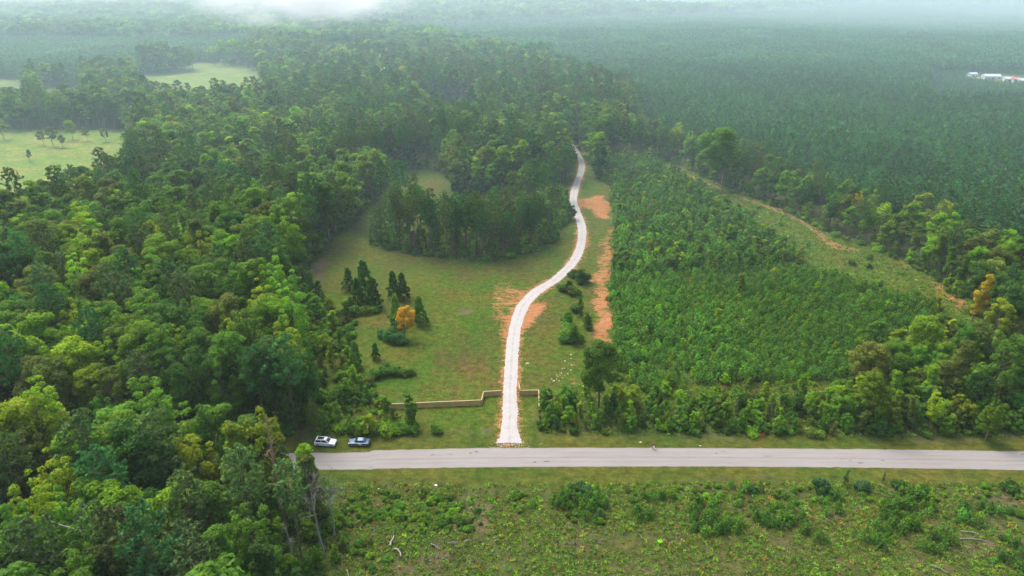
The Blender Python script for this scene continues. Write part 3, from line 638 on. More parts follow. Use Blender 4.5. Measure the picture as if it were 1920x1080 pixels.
x, y = top_at(572, 824, 16); put_two('hardwood_tree', 'hardwood tree', HWP, x, y, .8, 'bright green', G_HW, 'leafy hardwood covering the left end of the visible road', 7)
x, y = at_base(592, 986); put_two('hardwood_tree', 'hardwood tree', HWP, x, y, .76, 'olive', G_HW, 'thin leafy hardwood among the bare trees, hiding the left end of the road', 7)
x, y = at_base(1122, 762); put_two('hardwood_tree', 'hardwood tree', HWP, x, y, .84, 'mid green', G_HW, 'leafy hardwood rising from the roadside thicket just right of the fence corner', 2, sz=1.05)
x, y = at_base(760, 636); put_two('hardwood_tree', 'hardwood tree', HWP, x, y, .47, 'golden', None, 'small golden-orange tree standing among dark bushes in the grassy clearing', 3, sz=1.0); REG[-1]['o'].children[0]['tint'] = [.56, .36, .03]
for px, py, h, cn, lb in [(8, 262, 13, 'yellow-green', 'yellowish tree at the left picture edge in the far pasture'), (82, 272, 8, 'olive', 'low olive tree, left one of the pasture cluster'), (100, 275, 11, 'olive', 'taller olive tree in the middle of the pasture cluster'),
                          (137, 262, 12, 'yellow-green', 'yellow tree standing clear in the far pasture'), (165, 264, 8, 'olive', 'small olive tree right of the yellow pasture tree'), (199, 266, 8, 'olive', 'thin olive sapling-like tree at the right side of the far pasture'), (57, 302, 6, 'dark green', 'small dark tree alone at the front edge of the far pasture'), (118, 277, 7, 'olive', 'bushy olive tree, right one of the pasture cluster')]:
    x, y = at_base(px, py); put_two('hardwood_tree', 'hardwood tree', HWP, x, y, h / 20, cn, G_HW, lb, int(rng.integers(4)))
for px, py, s, sz, lb in [(739, 558, .9, 1, 'dark conifer in the clearing, left of the touching pair above the golden tree'), (756, 560, .88, 1, 'dark conifer in the clearing, right of the touching pair above the golden tree'), (686, 560, 1.15, 1.15, 'tallest spired conifer at the left side of the clearing'),
                          (672, 574, .95, 1, 'shorter conifer just left of the spired one in the clearing'), (702, 576, 1.0, 1, 'shorter conifer just right of the spired one in the clearing'), (744, 612, .95, 1.05, 'dark conifer tucked behind the left of the golden tree'), (788, 608, .9, 1, 'dark conifer tucked behind the right of the golden tree'),
                          (705, 674, .5, 1, 'tiny lone conifer in the lower left of the clearing'), (668, 690, .8, 1, 'dark conifer at the lower left margin of the clearing'), (655, 545, .8, 1, 'small conifer on the left margin of the clearing below the spired one')]:
    x, y = at_base(px, py); put_two('conifer', 'conifer', CONP, x, y, s, 'dark green' if py < 600 else 'mid green', 'conifers in the clearing', lb, sz=sz)
SHB = [(735, 640, 2.0, 'deep green', 'large dark bush at the foot of the golden tree'), (718, 632, 1.5, 'deep green', 'dark bush at the left end of the golden tree clump'), (752, 644, 1.3, 'deep green', 'dark bush below the golden tree, right of the large one'),
       (742, 702, 1.5, 'dark green', 'bush in the middle of the low row at the lower left of the clearing'), (722, 702, 1.6, 'dark green', 'taller bush at the left of the low row in the clearing'), (700, 708, 1.5, 'mid green', 'bush at the left end of the low row in the clearing'), (758, 704, 1.2, 'mid green', 'bush right of the middle in the low row of the clearing'), (770, 703, 1.0, 'mid green', 'smallest bush at the right end of the low row in the clearing'),
       (1092, 528, 1.9, 'blue-green', 'big grey-green bush beside the inner bend of the drive'), (1076, 520, 1.5, 'dark green', 'bush overhanging the drive at its bend'), (1056, 545, 1.7, 'dark green', 'dark spreading bush right beside the drive below the bend'), (1075, 553, 1.7, 'olive', 'olive bush right of the spreading one by the drive'), (1080, 583, 1.7, 'dark green', 'dark bush midway down the line right of the drive'),
       (1061, 604, 1.3, 'mid green', 'upper bush of the tight group right of the straight drive'), (1066, 625, 1.6, 'mid green', 'middle bush of the tight group right of the straight drive'), (1076, 640, 1.9, 'mid green', 'lowest bush of the tight group right of the straight drive'), (1060, 640, 1.3, 'dark green', 'left bush of the tight group right of the straight drive'),
       (640, 598, 1.6, 'mid green', 'broad bush low on the left margin of the clearing'), (664, 590, 1.7, 'dark green', 'bush at the foot of the spired conifer, left side'), (690, 586, 1.5, 'mid green', 'bush at the foot of the spired conifer, right side'), (708, 583, 1.1, 'mid green', 'small bush at the right end of the spired conifer clump'), (652, 572, 1.5, 'bright green', 'pale bush behind the left of the spired conifer clump'), (690, 722, 1.4, 'olive', 'olive bush just below the low bush row in the clearing'),
       (817, 811, 1.1, 'mid green', 'round lone bush on the verge below the long fence'), (775, 811, 1.2, 'mid green', 'low bush at the right tip of the hedge beside the blue car'), (755, 808, 1.5, 'mid green', 'second bush from the right tip of the hedge beside the blue car'), (735, 806, 1.8, 'bright green', 'third bush from the right tip of the hedge beside the blue car'),
       (1090, 920, 1.15, 'blue-green', 'blue-green bush poking above the brush opposite the drive'), (1410, 922, .9, 'blue-green', 'blue-green bush on the near verge left of the slim sapling'), (1537, 920, 1.5, 'blue-green', 'big blue-green bush on the near verge beside the slim sapling'), (1615, 918, 1.3, 'blue-green', 'blue-green bush on the near verge right of the slim sapling'), (1680, 912, .9, 'dark green', 'dark bush on the near verge towards the right'), (1892, 920, 1.5, 'dark green', 'dark bush on the near verge close to the right edge'), (1847, 915, .8, 'mid green', 'small bush on the near verge near the right edge')]
for px, py, s, cn, lb in SHB:
    x, y = at_base(px, py); put_one('shrub', 'shrub', SHP, x, y, s, cn, 'bushes', lb)
for px, py, s, cn, lb in [(1089, 532, .72, 'dark green', 'tall loose sapling in the shrub clump beside the inner bend of the drive'), (1068, 549, .6, 'olive', 'olive sapling among the dark bushes below the drive bend'), (1087, 592, .7, 'mid green', 'sapling rising between the middle bushes right of the drive'), (1064, 612, .62, 'mid green', 'sapling at the top of the tight bush group right of the straight drive'), (1074, 642, .78, 'mid green', 'largest sapling at the bottom of the tight bush group right of the straight drive')]:
    x, y = at_base(px, py); put_two('sapling', 'sapling', SAP, x, y, s, cn, 'saplings', lb)
x, y = at_base(1102, 616); put_two('sapling', 'sapling', SAP, x, y, .75, 'mid green', 'saplings', 'upright sapling right of the tight bush group by the drive', 0)
x, y = at_base(1583, 912); put_two('sapling', 'sapling', SAP, x, y, .30, 'blue-green', 'saplings', 'slim bluish sapling standing on the near verge', 2, sz=1.5)
x, y = at_base(1655, 905); put_two('sapling', 'sapling', SAP, x, y, .2, 'blue-green', 'saplings', 'tiny slim sapling on the near verge right of the taller one', 2, sz=1.4)
x, y = at_base(1070, 412); put_two('sapling', 'sapling', SAP, x, y, .85, 'dark green', 'saplings', 'leafy sapling leaning over the upper bend of the drive', 1)
for px, py, s in [(560, 990, .8), (580, 1010, .6), (595, 1062, .6), (612, 975, .5), (628, 1050, .45), (575, 1085, .7), (548, 1095, .8), (600, 945, .55), (570, 940, .7), (640, 985, .35), (520, 1075, .9), (560, 1130, .8), (610, 1110, .5), (645, 1030, .3)]:
    x, y = at_base(px, py); put_two('sapling', 'sapling', SAP, x, y, s, ['mid green', 'dark green', 'bright green'][int(rng.integers(3))], 'saplings')
SPX = np.array([(r['x'], r['y'], 3.0 if r['name'] == 'hardwood_tree' else 1.5) for r in REG])

# ------------------------------------------------------------------ scatter candidates
def jgrid(x0, x1, y0, y1, s, jit=.42, r=rng, rows=None):
    xs = np.arange(x0, x1, s); ys = np.arange(y0, y1, s if rows is None else rows)
    a, b = np.meshgrid(xs, ys); a = a.ravel() + r.uniform(-jit, jit, a.size) * s; b = b.ravel() + r.uniform(-jit, jit, b.size) * s
    k = np.abs(a) < .745 * (b * cp + CAM_H * sp_) + 22
    return a[k], b[k]
def clear(x, y, margin=1.0):
    k = np.ones(len(x), bool)
    for sx, sy, rr in SPX: k &= (x - sx) ** 2 + (y - sy) ** 2 > (rr * margin) ** 2
    return k
def off_roads(x, y, m):
    return (dist_to(x, y, drv_c[::3]) > m) & (dist_to(x, y, road_mid) > m + 2.5) & (dist_to(x, y, trk_c[::3]) > m)
def in_frame(x, y, h):
    px, py = g2px(x, y, h); return (px > -30) & (px < 1950) & (py > -10) & (py < 1095)
MASS = {}
def mass(key, x, y, s, names, pick):
    MASS.setdefault(key, []).append((np.asarray(x), np.asarray(y), np.asarray(s), list(names), np.asarray(pick)))
def split(name, x, y, h, cap):
    """indices that become things of their own (nearest in the frame) and the rest"""
    have = sum(1 for r in REG if r['name'] == name); d = np.sqrt(x * x + y * y + 80 ** 2); d = np.where(in_frame(x, y, h), d, d + 5000)
    o = np.argsort(d); k = max(0, cap - have); return o[:k], o[k:]

# tall forest
SNAG_Y = top_at(158, 955, 21)[1]
fx, fy = jgrid(-560, 560, 46, 720, 5.9)
z = zone(fx, fy); px, py = g2px(fx, fy)
edge_open = (px > 548) & (py > 903)                      # thin forest margin by the bare trees
k = np.isin(z, [HW, BAND, BL]) & ~edge_open & clear(fx, fy, 1.15) & off_roads(fx, fy, 4.2)
# the right-hand roadside wood
k |= (z == FR) & (px > 1600) & (py < 800) & clear(fx, fy, 1.1) & (rng.random(len(fx)) < .75)
k &= ~((z == HW) & (px > 1150) & (py > 60))
cpx, cpy = g2px(fx, fy, 13.0); k &= ~((cpx > 552) & (cpx < 720) & (cpy > 770) & (cpy < 905)); k &= ~((px > 560) & (px < 720) & (py > 790) & (py < 900))
c9x, c9y = g2px(fx, fy, 10.0)
k &= ~((cpx > 480) & (cpx < 556) & (cpy > 790) & (py > 985)) & ~((c9x > 575) & (c9x < 660) & (py > 880)); k &= ~((np.abs(cpx - 145) < 62) & (cpy > 930) & (cpy < 1060) & (fy < SNAG_Y))
fx, fy, z, px, py = fx[k], fy[k], z[k], px[k], py[k]
pp = np.where(z == BAND, .46, np.where(z == BL, .32, .10)); pp = np.where(z == FR, 0, pp)
pp = np.clip(pp + (vnoise(fx, fy, 35, 8) - .5) * .6 * (z != FR), 0, 1)
ispine = rng.random(len(fx)) < pp
small = np.where(z == FR, .62, np.where(z == BL, .72, 1.0))
cn_ = vnoise(fx, fy, 22, 9) + rng.normal(0, .22, len(fx))
names_h = np.where(cn_ < .26, 'dark green', np.where(cn_ < .54, 'mid green', np.where(cn_ < .80, 'bright green', np.where(cn_ < 1.0, 'olive', 'yellow-green'))))
# hardwoods
hx, hy, hs, hn = fx[~ispine], fy[~ispine], (rng.uniform(.78, 1.14, len(fx)) * small)[~ispine], names_h[~ispine]
ti, tr_ = split('hardwood_tree', hx, hy, 16, 300)
for i in ti: put_two('hardwood_tree', 'hardwood tree', HWP, hx[i], hy[i], hs[i], hn[i], G_HW)
mass('hardwood', hx[tr_], hy[tr_], hs[tr_], hn[tr_], rng.integers(0, 5, len(tr_)))
# tall pines, with the clump in the clearing
cx, cy2 = jgrid(-80, 60, 205, 262, 4.6); zc = zone(cx, cy2); q = (zc == CL) & off_roads(cx, cy2, 3); cx, cy2 = cx[q], cy2[q]
ex, ey = zip(*[at_base(*a) for a in [(566, 1046), (720, 400), (735, 392), (755, 410), (780, 414), (985, 412), (1000, 400), (1020, 405), (1035, 382), (1050, 372), (960, 415), (1010, 375)]])
qx = np.r_[fx[ispine], cx, ex]; qy = np.r_[fy[ispine], cy2, ey]; qs = np.r_[(rng.uniform(.8, 1.08, len(fx)) * small)[ispine], rng.uniform(.62, 1.04, len(cx)) * (1.05 - .012 * np.clip(cy2 - 216, 0, 60)), rng.uniform(.75, .95, len(ex))]
qn = np.where(rng.random(len(qx)) < .4, 'deep green', 'dull green')
ti, tr_ = split('pine_tree', qx, qy, 18, 300)
for i in ti: put_two('pine_tree', 'pine tree', PNP, qx[i], qy[i], qs[i], qn[i], G_PN)
mass('pine', qx[tr_], qy[tr_], qs[tr_], qn[tr_], rng.integers(0, 3, len(tr_)))
# saplings: roadside thicket, regrowth, scrub, forest fringe
ux, uy = jgrid(-210, 60, 60, 340, 4.6); uz = zone(ux, uy); upx, upy = g2px(ux, uy)
uk = np.isin(uz, [HW, BAND]) & ~((upx > 548) & (upy > 800)) & off_roads(ux, uy, 3); ux, uy = ux[uk], uy[uk]
mass('understory', ux, uy, rng.uniform(.7, 1.35, len(ux)), rng.choice(['mid green', 'bright green', 'dark green'], len(ux), p=[.45, .35, .2]), rng.integers(0, 3, len(ux)))
def near_open(x, y, d, zs=(MEAD, VRG, TG, BR)):
    k = np.zeros(len(x), bool)
    for a in np.linspace(0, 2 * math.pi, 8, endpoint=False): k |= np.isin(zone(x + d * math.cos(a), y + d * math.sin(a)), zs)
    return k
sx, sy = jgrid(-150, 230, 100, 400, 2.7); z = zone(sx, sy); px, py = g2px(sx, sy)
k = (z == FR) | ((z == MX) & (rng.random(len(sx)) < .62)) | ((z == SCR) & (rng.random(len(sx)) < .5)) | ((z == CL) & (rng.random(len(sx)) < .55)) | (np.isin(z, [HW, CL, BAND, BL]) & near_open(sx, sy, 5.5) & (rng.random(len(sx)) < .42))
k |= (z == ST) & (rng.random(len(sx)) < .10) | (z == YP) & (rng.random(len(sx)) < .035 * (vnoise(sx, sy, 11, 53) > .45))
k &= clear(sx, sy, .8) & off_roads(sx, sy, 2.4) & ~((px < 640) & (py > 830)); sx, sy, z, px, py = sx[k], sy[k], z[k], px[k], py[k]
ss = np.where(z == FR, rng.uniform(.6, 1.1, len(sx)) * np.where(px < 1560, .68, 1) * np.where(py > 798, .8, 1), np.where(z == MX, rng.uniform(.35, .85, len(sx)), rng.uniform(.35, .9, len(sx))))
sn = rng.choice(['mid green', 'bright green', 'dark green', 'olive', 'yellow-green', 'fresh green'], len(sx), p=[.27, .30, .06, .13, .12, .12])
ti, tr_ = split('sapling', sx, sy, 5, 300)
for i in ti: put_two('sapling', 'sapling', SAP, sx[i], sy[i], ss[i], sn[i], 'saplings')
mass('sapling', sx[tr_], sy[tr_], ss[tr_], sn[tr_], rng.integers(0, 3, len(tr_)))
# shrubs: brush clumps near the road, forest and thicket skirts
CLUSTERS = [(700, 945, 55, 32, 50), (790, 960, 70, 38, 70), (860, 970, 45, 28, 34), (660, 985, 35, 50, 24), (1100, 960, 42, 26, 16), (960, 945, 40, 20, 10), (1290, 925, 60, 14, 10), (1500, 930, 60, 16, 12), (1420, 955, 60, 16, 12), (1700, 930, 90, 24, 18), (1860, 950, 70, 30, 14), (1180, 930, 60, 20, 10), (690, 1040, 45, 30, 12), (1900, 1040, 60, 40, 10), (1350, 930, 60, 30, 8)]
bx, by = [], []
for a, b, rx, ry, n in CLUSTERS:
    an = rng.uniform(0, 6.28, n); q = np.sqrt(rng.random(n)); X_, Y_ = px2g(a + rx * q * np.cos(an), b + ry * q * np.sin(an)); bx += list(X_); by += list(Y_)
sx, sy = jgrid(-150, 190, 80, 300, 2.3); z = zone(sx, sy)
k = (np.isin(z, [HW, CL, FR, BL, BAND, SCR]) & near_open(sx, sy, 3.2)) & (rng.random(len(sx)) < .8) | (z == ST) & (rng.random(len(sx)) < .2) | (z == TG) & (rng.random(len(sx)) < .03) | (z == SCR) & (rng.random(len(sx)) < .4)
k &= off_roads(sx, sy, 2.2) & clear(sx, sy, .6)
nb = len(bx); bx = np.r_[bx, sx[k]]; by = np.r_[by, sy[k]]; bs = np.r_[rng.uniform(.28, .62, nb), rng.uniform(.6, 1.25, k.sum())]
kk = off_roads(bx, by, 2.0) & (zone(bx, by) != VRG); bx, by, bs = bx[kk], by[kk], bs[kk]
bn = rng.choice(['mid green', 'bright green', 'dark green', 'olive', 'fresh green'], len(bx), p=[.34, .25, .14, .12, .15])
ti, tr_ = split('shrub', bx, by, 1, 300)
for i in ti: put_one('shrub', 'shrub', SHP, bx[i], by[i], bs[i], bn[i], 'bushes')
mass('shrub', bx[tr_], by[tr_], bs[tr_], bn[tr_], rng.integers(0, 4, len(tr_)))
# young pines: tufts in the near cut-over, then the planted field
YCL = [(1085, 930, 36, 14, 34), (1110, 955, 30, 22, 30), (1060, 945, 24, 14, 14), (1210, 968, 20, 12, 12), (1310, 955, 28, 18, 16), (1340, 985, 50, 22, 36), (1450, 970, 45, 20, 30), (1500, 985, 28, 16, 14), (1560, 935, 30, 12, 10), (1700, 950, 55, 26, 50), (1680, 985, 45, 18, 24), (1830, 970, 45, 20, 20), (1760, 1025, 36, 24, 18), (1900, 1045, 40, 30, 18), (1560, 962, 18, 8, 6), (1640, 1010, 30, 12, 8), (1390, 920, 40, 8, 6), (1230, 935, 30, 8, 6), (1540, 1015, 12, 6, 3), (1655, 1020, 15, 10, 5)]
yx, yy = [], []
for a, b, rx, ry, n in YCL:
    an = rng.uniform(0, 6.28, n); q = np.sqrt(rng.random(n)); X_, Y_ = px2g(a + rx * q * np.cos(an), b + ry * q * np.sin(an)); yx += list(X_); yy += list(Y_)
nb = len(yx); gx_, gy_ = jgrid(10, 190, 120, 400, 1.55, .36); z = zone(gx_, gy_)
k = ((z == YP) & (rng.random(len(gx_)) < np.where(vnoise(gx_, gy_, 7, 54) < .22, .45, .95))) | ((z == MX) & (rng.random(len(gx_)) < .45)); k &= clear(gx_, gy_, .5) & off_roads(gx_, gy_, 2)
sc_, sd_ = jgrid(-60, 40, 230, 330, 1.9, .35); z2 = zone(sc_, sd_); k2 = (z2 == SCR) & (rng.random(len(sc_)) < .7)
yx = np.r_[yx, gx_[k], sc_[k2]]; yy = np.r_[yy, gy_[k], sd_[k2]]
ys = np.r_[rng.uniform(.38, .72, nb), np.where(z[k] == MX, rng.uniform(.8, 1.7, k.sum()), rng.uniform(.62, 1.0, k.sum()) * (.85 + .4 * vnoise(gx_[k], gy_[k], 14, 15))), rng.uniform(.7, 1.3, k2.sum())]
yn = np.where(rng.random(len(yx)) < .78, 'fresh green', np.where(rng.random(len(yx)) < .5, 'mid green', 'bright green'))
ti, tr_ = split('young_pine', yx, yy, 1, 300)
for i in ti: put_one('young_pine', 'young pine', YPP, yx[i], yy[i], ys[i], yn[i], 'young pines')
mass('young_pine', yx[tr_], yy[tr_], ys[tr_], yn[tr_], rng.integers(0, 5, len(tr_)))
# the old plantation to the right, tree by tree as far as they can be told apart
ax_, ay_ = jgrid(-620, 640, 215, 680, 2.75, .36); z = zone(ax_, ay_); k = z == PL
ax_, ay_ = ax_[k], ay_[k]
ph = rng.uniform(.78, 1.08, len(ax_)) * (.9 + .25 * vnoise(ax_, ay_, 60, 21)); apx, apy = g2px(ax_, ay_)
ph = np.where((apx > 1740) & (apy < 200), ph * .42, ph)
pn = np.where(rng.random(len(ax_)) < .5, 'deep green', np.where(rng.random(len(ax_)) < .6, 'blue-green', 'dark green'))
ti, tr_ = split('plantation_pine', ax_, ay_, 9, 300)
for i in ti: put_one('plantation_pine', 'pine tree', PPP, ax_[i], ay_[i], ph[i], pn[i], 'pines of the hazy plantation')
mass('plantation', ax_[tr_], ay_[tr_], ph[tr_], pn[tr_], rng.integers(0, 4, len(tr_)))

def mass_out(key, name, protos, cat, label):
    if key not in MASS: return
    x = np.concatenate([m[0] for m in MASS[key]]); y = np.concatenate([m[1] for m in MASS[key]]); s = np.concatenate([m[2] for m in MASS[key]])
    nm = sum([m[3] for m in MASS[key]], []); pk = np.concatenate([m[4] for m in MASS[key]])
    scatter(name, protos, np.column_stack([x, y, hgt(x, y)]), rng.uniform(0, 6.28, len(x)), s, tints(nm) * (patch(x, y)[:, None] if key in ('plantation', 'young_pine') else 1), pk, cat, label)
mass_out('hardwood', 'hardwood_forest', HWM, 'forest', 'mass of hardwood crowns receding into the haze left of the drive')
mass_out('pine', 'pine_forest', PNM, 'forest', 'mass of tall pines deeper in the forest behind the clearing')
mass_out('sapling', 'sapling_thicket', SAM, 'thicket', 'thicket of saplings in the regrowth beyond the clearing')
mass_out('understory', 'forest_undergrowth', SAM, 'undergrowth', 'young growth filling the gaps between the trees of the left forest')
mass_out('shrub', 'shrub_thicket', SHP, 'undergrowth', 'low bushes skirting the forest and the track')
mass_out('young_pine', 'young_pine_thicket', YPP, 'young pines', 'dense field of bright green young pines right of the drive')
mass_out('plantation', 'pine_plantation', PPP, 'plantation', 'even-aged pine plantation fading into the haze on the right')

# far woods: patches of many small trees
def tile_hw(seed):
    r = np.random.default_rng(seed); q = Q()
    for i in range(14):
        ox, oy = r.uniform(-13, 13, 2); H = r.uniform(15, 23); Rr = r.uniform(3.4, 5.2); lvb = r.uniform(.15, .85); n = 70
        d = unit(r.normal(size=(n, 3))); d[:, 2] = np.abs(d[:, 2]) - .15; d = unit(d)
        C = np.array([ox, oy, H - Rr * .9]) + d * np.array([Rr, Rr, Rr * 1.0]) * r.uniform(.7, 1.08, (n, 1))
        q.cards(C, d + r.normal(0, .35, d.shape) + [0, 0, .3], Rr * .55, .8, r, None, 0, np.clip(lvb + r.normal(0, .12, n), 0, 1))
        q.tube([[ox, oy, 0], [ox, oy, H - Rr]], [.3, .2], 4, 1)
    for _ in range(10):
        ox, oy = r.uniform(-12, 12, 2); H = r.uniform(5, 11); n = 14; d = unit(r.normal(size=(n, 3))); q.cards(np.array([ox, oy, H * .6]) + d * 2.4, d + [0, 0, .4], 2.6, .8, r, None, 0, r.uniform(.1, .5))
    return q.mesh('far_trees', [M_LEAF, M_BARK])
def tile_pl(seed):
    r = np.random.default_rng(seed); q = Q()
    for ix in np.arange(-11, 12, 3.1):
        for iy in np.arange(-11, 12, 3.1):
            small_pine(seed * 999 + int(ix * 31 + iy), 11 * r.uniform(.8, 1.1), 1.9, 4, 2, 2.3, .5, q, (ix + r.uniform(-.7, .7), iy + r.uniform(-.7, .7)), .4, lvo=r.normal(0, .12))
    return q.mesh('far_pines', [M_NEEDLE])
TH = [tile_hw(200 + i) for i in range(4)]; TP = [tile_pl(210 + i) for i in range(4)]
tx, ty = jgrid(-2400, 2400, 680, 2900, 22, .12)
tz = zone(tx, ty); tpx, tpy = g2px(tx, ty)
kh = ~np.isin(tz, [PL, FLD]); kp = tz == PL
kh2 = np.flatnonzero(kh)
ttn = rng.choice(['dark green', 'mid green', 'bright green', 'deep green', 'olive', 'yellow-green'], len(kh2), p=[.32, .30, .14, .18, .045, .015])
scatter('far_forest', TH, np.column_stack([tx, ty, hgt(tx, ty) - .3])[kh2], rng.integers(0, 4, len(kh2)) * math.pi / 2 + rng.uniform(-.3, .3, len(kh2)), rng.uniform(.85, 1.2, len(kh2)), tints(ttn), rng.integers(0, 4, len(kh2)), 'forest', 'far hazy forest of mixed crowns along the top of the view')
kp2 = np.flatnonzero(kp); ttn = rng.choice(['blue-green', 'deep green', 'dark green'], len(kp2), p=[.45, .4, .15])
scatter('far_plantation', TP, np.column_stack([tx, ty, hgt(tx, ty) - .3])[kp2], rng.integers(0, 4, len(kp2)) * math.pi / 2, rng.uniform(.92, 1.08, len(kp2)), tints(ttn, k=.08) * patch(tx, ty)[kp2][:, None], rng.integers(0, 4, len(kp2)), 'plantation', 'far even pine plantation dissolving in haze')

# ground cover of weeds and grass
WD = [weed(300, .8, .8, 16, .3), weed(301, .6, 1.0, 16, .45), weed(302, 1.0, .7, 14, .22), weed(303, .45, 1.1, 18, .5)]
WD = [q.mesh('weed', [M_WEED]) for q in WD]
GR = [weed(310 + i, .3, 1.1, 16, .16).mesh('grass_tuft', [M_WEED]) for i in range(3)]
def cover(name, x0, x1, y0, y1, s, prob, protos, smin, smax, cols, pcol, cat, label):
    x, y = jgrid(x0, x1, y0, y1, s, .5); z = zone(x, y); k = rng.random(len(x)) < prob(x, y, z); k &= (dist_to(x, y, drv_c[::3]) > 2.4) & (dist_to(x, y, road_mid) > 4.0)
    x, y = x[k], y[k]
    scatter(name, protos, np.column_stack([x, y, hgt(x, y)]), rng.uniform(0, 6.28, len(x)), rng.uniform(smin, smax, len(x)), tints(rng.choice(cols, len(x), p=pcol), k=.25), rng.integers(0, len(protos), len(x)), cat, label)
def prob_brush(x, y, z):
    n = vnoise(x, y, 6, 31) * .6 + vnoise(x, y, 2.1, 32) * .4
    return np.where(z == BR, np.clip((n - .15) * 3, .25, 1) * .95, np.where(z == FR, .5, np.where(z == ST, .6, np.where(z == TG, .55, np.where(np.isin(z, [YP, MX, SCR]), .5, np.where((z == HW) & (y < 112) & (x > -55), .75, np.where(z == CL, .4, 0)))))))
cover('undergrowth', -62, 180, 70, 330, .55, prob_brush, WD, .3, .85, ['bright green', 'mid green', 'olive', 'yellow-green', 'rusty', 'fresh green'], [.14, .26, .44, .02, .06, .08], 'undergrowth', 'weeds and brambles over the cut-over ground and thicket floor')
def prob_grass(x, y, z):
    n = vnoise(x, y, 9, 33)
    return np.where(z == MEAD, np.clip((n - .25) * 1.8, .15, .85), np.where(z == VRG, .5, np.where(z == TG, .3, 0)))
cover('grass', -110, 180, 84, 330, .85, prob_grass, GR, .5, 1.1, ['olive', 'mid green', 'dark green', 'bright green'], [.40, .25, .2, .15], 'grass', 'grass tufts of the clearing and the road verges')

# ------------------------------------------------------------------ dead and bare trees
def dead_tree(seed, H, r0, nb, spread, levels=2, kbranch=3, top=1.0, up=.5, z0=.3):
    r = np.random.default_rng(seed); t, limbs = Q(), []
    zs = np.linspace(0, H, 8); wob = np.cumsum(r.normal(0, .10, (8, 2)), 0); wob[0] = 0; tr = np.column_stack([wob, zs]); tr[0, 2] = -.3
    t.tube(tr, r0 * np.linspace(1.2, .22, 8), 7)
    def br(o, d, Ln, rr, lv):
        n = 4; pts = [o]; dd_ = d
        for _ in range(n): dd_ = unit(dd_ + r.normal(0, .16, 3) + np.array([0, 0, .10])); pts.append(pts[-1] + dd_ * Ln / n)
        limbs[-1].tube(pts, rr * np.linspace(1, .25, n + 1), 5)
        if lv > 0:
            for _ in range(kbranch):
                u = r.uniform(.35, .95); p = pts[0] + (pts[-1] - pts[0]) * u; p = np.array([np.interp(u * n, range(n + 1), [q[i] for q in pts]) for i in range(3)])
                br(p, unit(dd_ + r.normal(0, .6, 3)), Ln * r.uniform(.35, .6), rr * .45, lv - 1)
    for i in range(nb):
        u = r.uniform(z0, .97); z = H * u; a = i * 2.4 + r.uniform(-.4, .4); o = np.array([np.interp(z, zs, tr[:, 0]), np.interp(z, zs, tr[:, 1]), z])
        limbs.append(Q()); br(o, unit(np.array([math.cos(a), math.sin(a), up + r.uniform(-.2, .3)])), spread * (1.1 - .6 * u) * r.uniform(.6, 1.1), r0 * .38 * (1.1 - .7 * u), levels)
    return t, limbs
def put_dead(name, cat, x, y, tb, m, label, group=None):
    e = bpy.data.objects.new(name, None); COL.objects.link(e); e.location = (x, y, 0); e['label'] = label; e['category'] = cat
    if group: e['group'] = group
    obj('trunk', tb[0].mesh('trunk', [m]), e)
    for lq in tb[1]: obj('limb', lq.mesh('limb', [m]), e)
    return e
x, y = at_base(534, 990); put_dead('dead_tree', 'dead tree', x, y, dead_tree(401, 24, .34, 11, 3.2, 1, 2, up=.35, z0=.55), M_DEADRED, 'tall dead trunk with reddish bare wood and broken limbs in the left forest', 'dead trees')
x, y = at_base(608, 1040); put_dead('bare_tree', 'bare tree', x, y, dead_tree(402, 16, .2, 14, 6.0, 2, 4, up=1.0, z0=.4), M_DEAD, 'leafless grey tree with a wide fan of limbs at the forest corner below the cars', 'dead trees')
x, y = at_base(628, 1012); put_dead('bare_tree', 'bare tree', x, y, dead_tree(403, 14, .16, 12, 5.0, 2, 4, up=.9, z0=.45), M_DEAD, 'second leafless grey tree, right of the wide-fanned one and nearer the road', 'dead trees')
x, y = at_base(550, 1066); put_dead('dead_tree', 'dead tree', x, y, dead_tree(404, 9.5, .2, 10, 1.8, 1, 2, up=.2, z0=.4), M_DEAD, 'short pale broken snag at the bottom of the forest corner', 'dead trees')
x, y = top_at(158, 955, 21); e = put_dead('dead_tree', 'dead tree', x, y, dead_tree(405, 17, .26, 0, 1, 0), M_DEAD, 'pale forked snag with one long sideways limb among leafy crowns near the bottom left', 'dead trees')
q = Q()
for pts, rr in [(((0, 0, 16.5), (-2, .2, 16.9), (-4.2, .1, 18), (-5.4, 0, 18.9), (-5.6, 0, 20.9)), .16), (((0, 0, 16.5), (.1, 0, 18.5), (-.3, 0, 20.5), (-.5, .1, 22.6)), .16), (((-.2, 0, 20.2), (.4, 0, 21.5), (.1, 0, 22.6)), .07), (((.04, 0, 16.9), (.9, 0, 18.2), (1.1, .1, 20.5)), .09), (((.6, 0, 17.6), (1.4, 0, 19), (1.5, 0, 20.6)), .08), (((-1.4, .1, 16.8), (-1.7, 0, 18), (-2.2, 0, 19.2)), .08), (((-.8, .1, 16.7), (-.9, 0, 18), (-1.0, 0, 19.4)), .07)]:
    q = Q(); q.tube(pts, np.linspace(rr, rr * .35, len(pts)), 6); obj('limb', q.mesh('limb', [M_DEAD]), e)
x, y = at_base(1436, 796); put_dead('dead_tree', 'dead tree', x, y, dead_tree(406, 5.5, .07, 14, 1.6, 1, 3, up=1.0, z0=.15), M_DEAD, 'small pale dead sapling standing in the roadside thicket', 'dead trees')
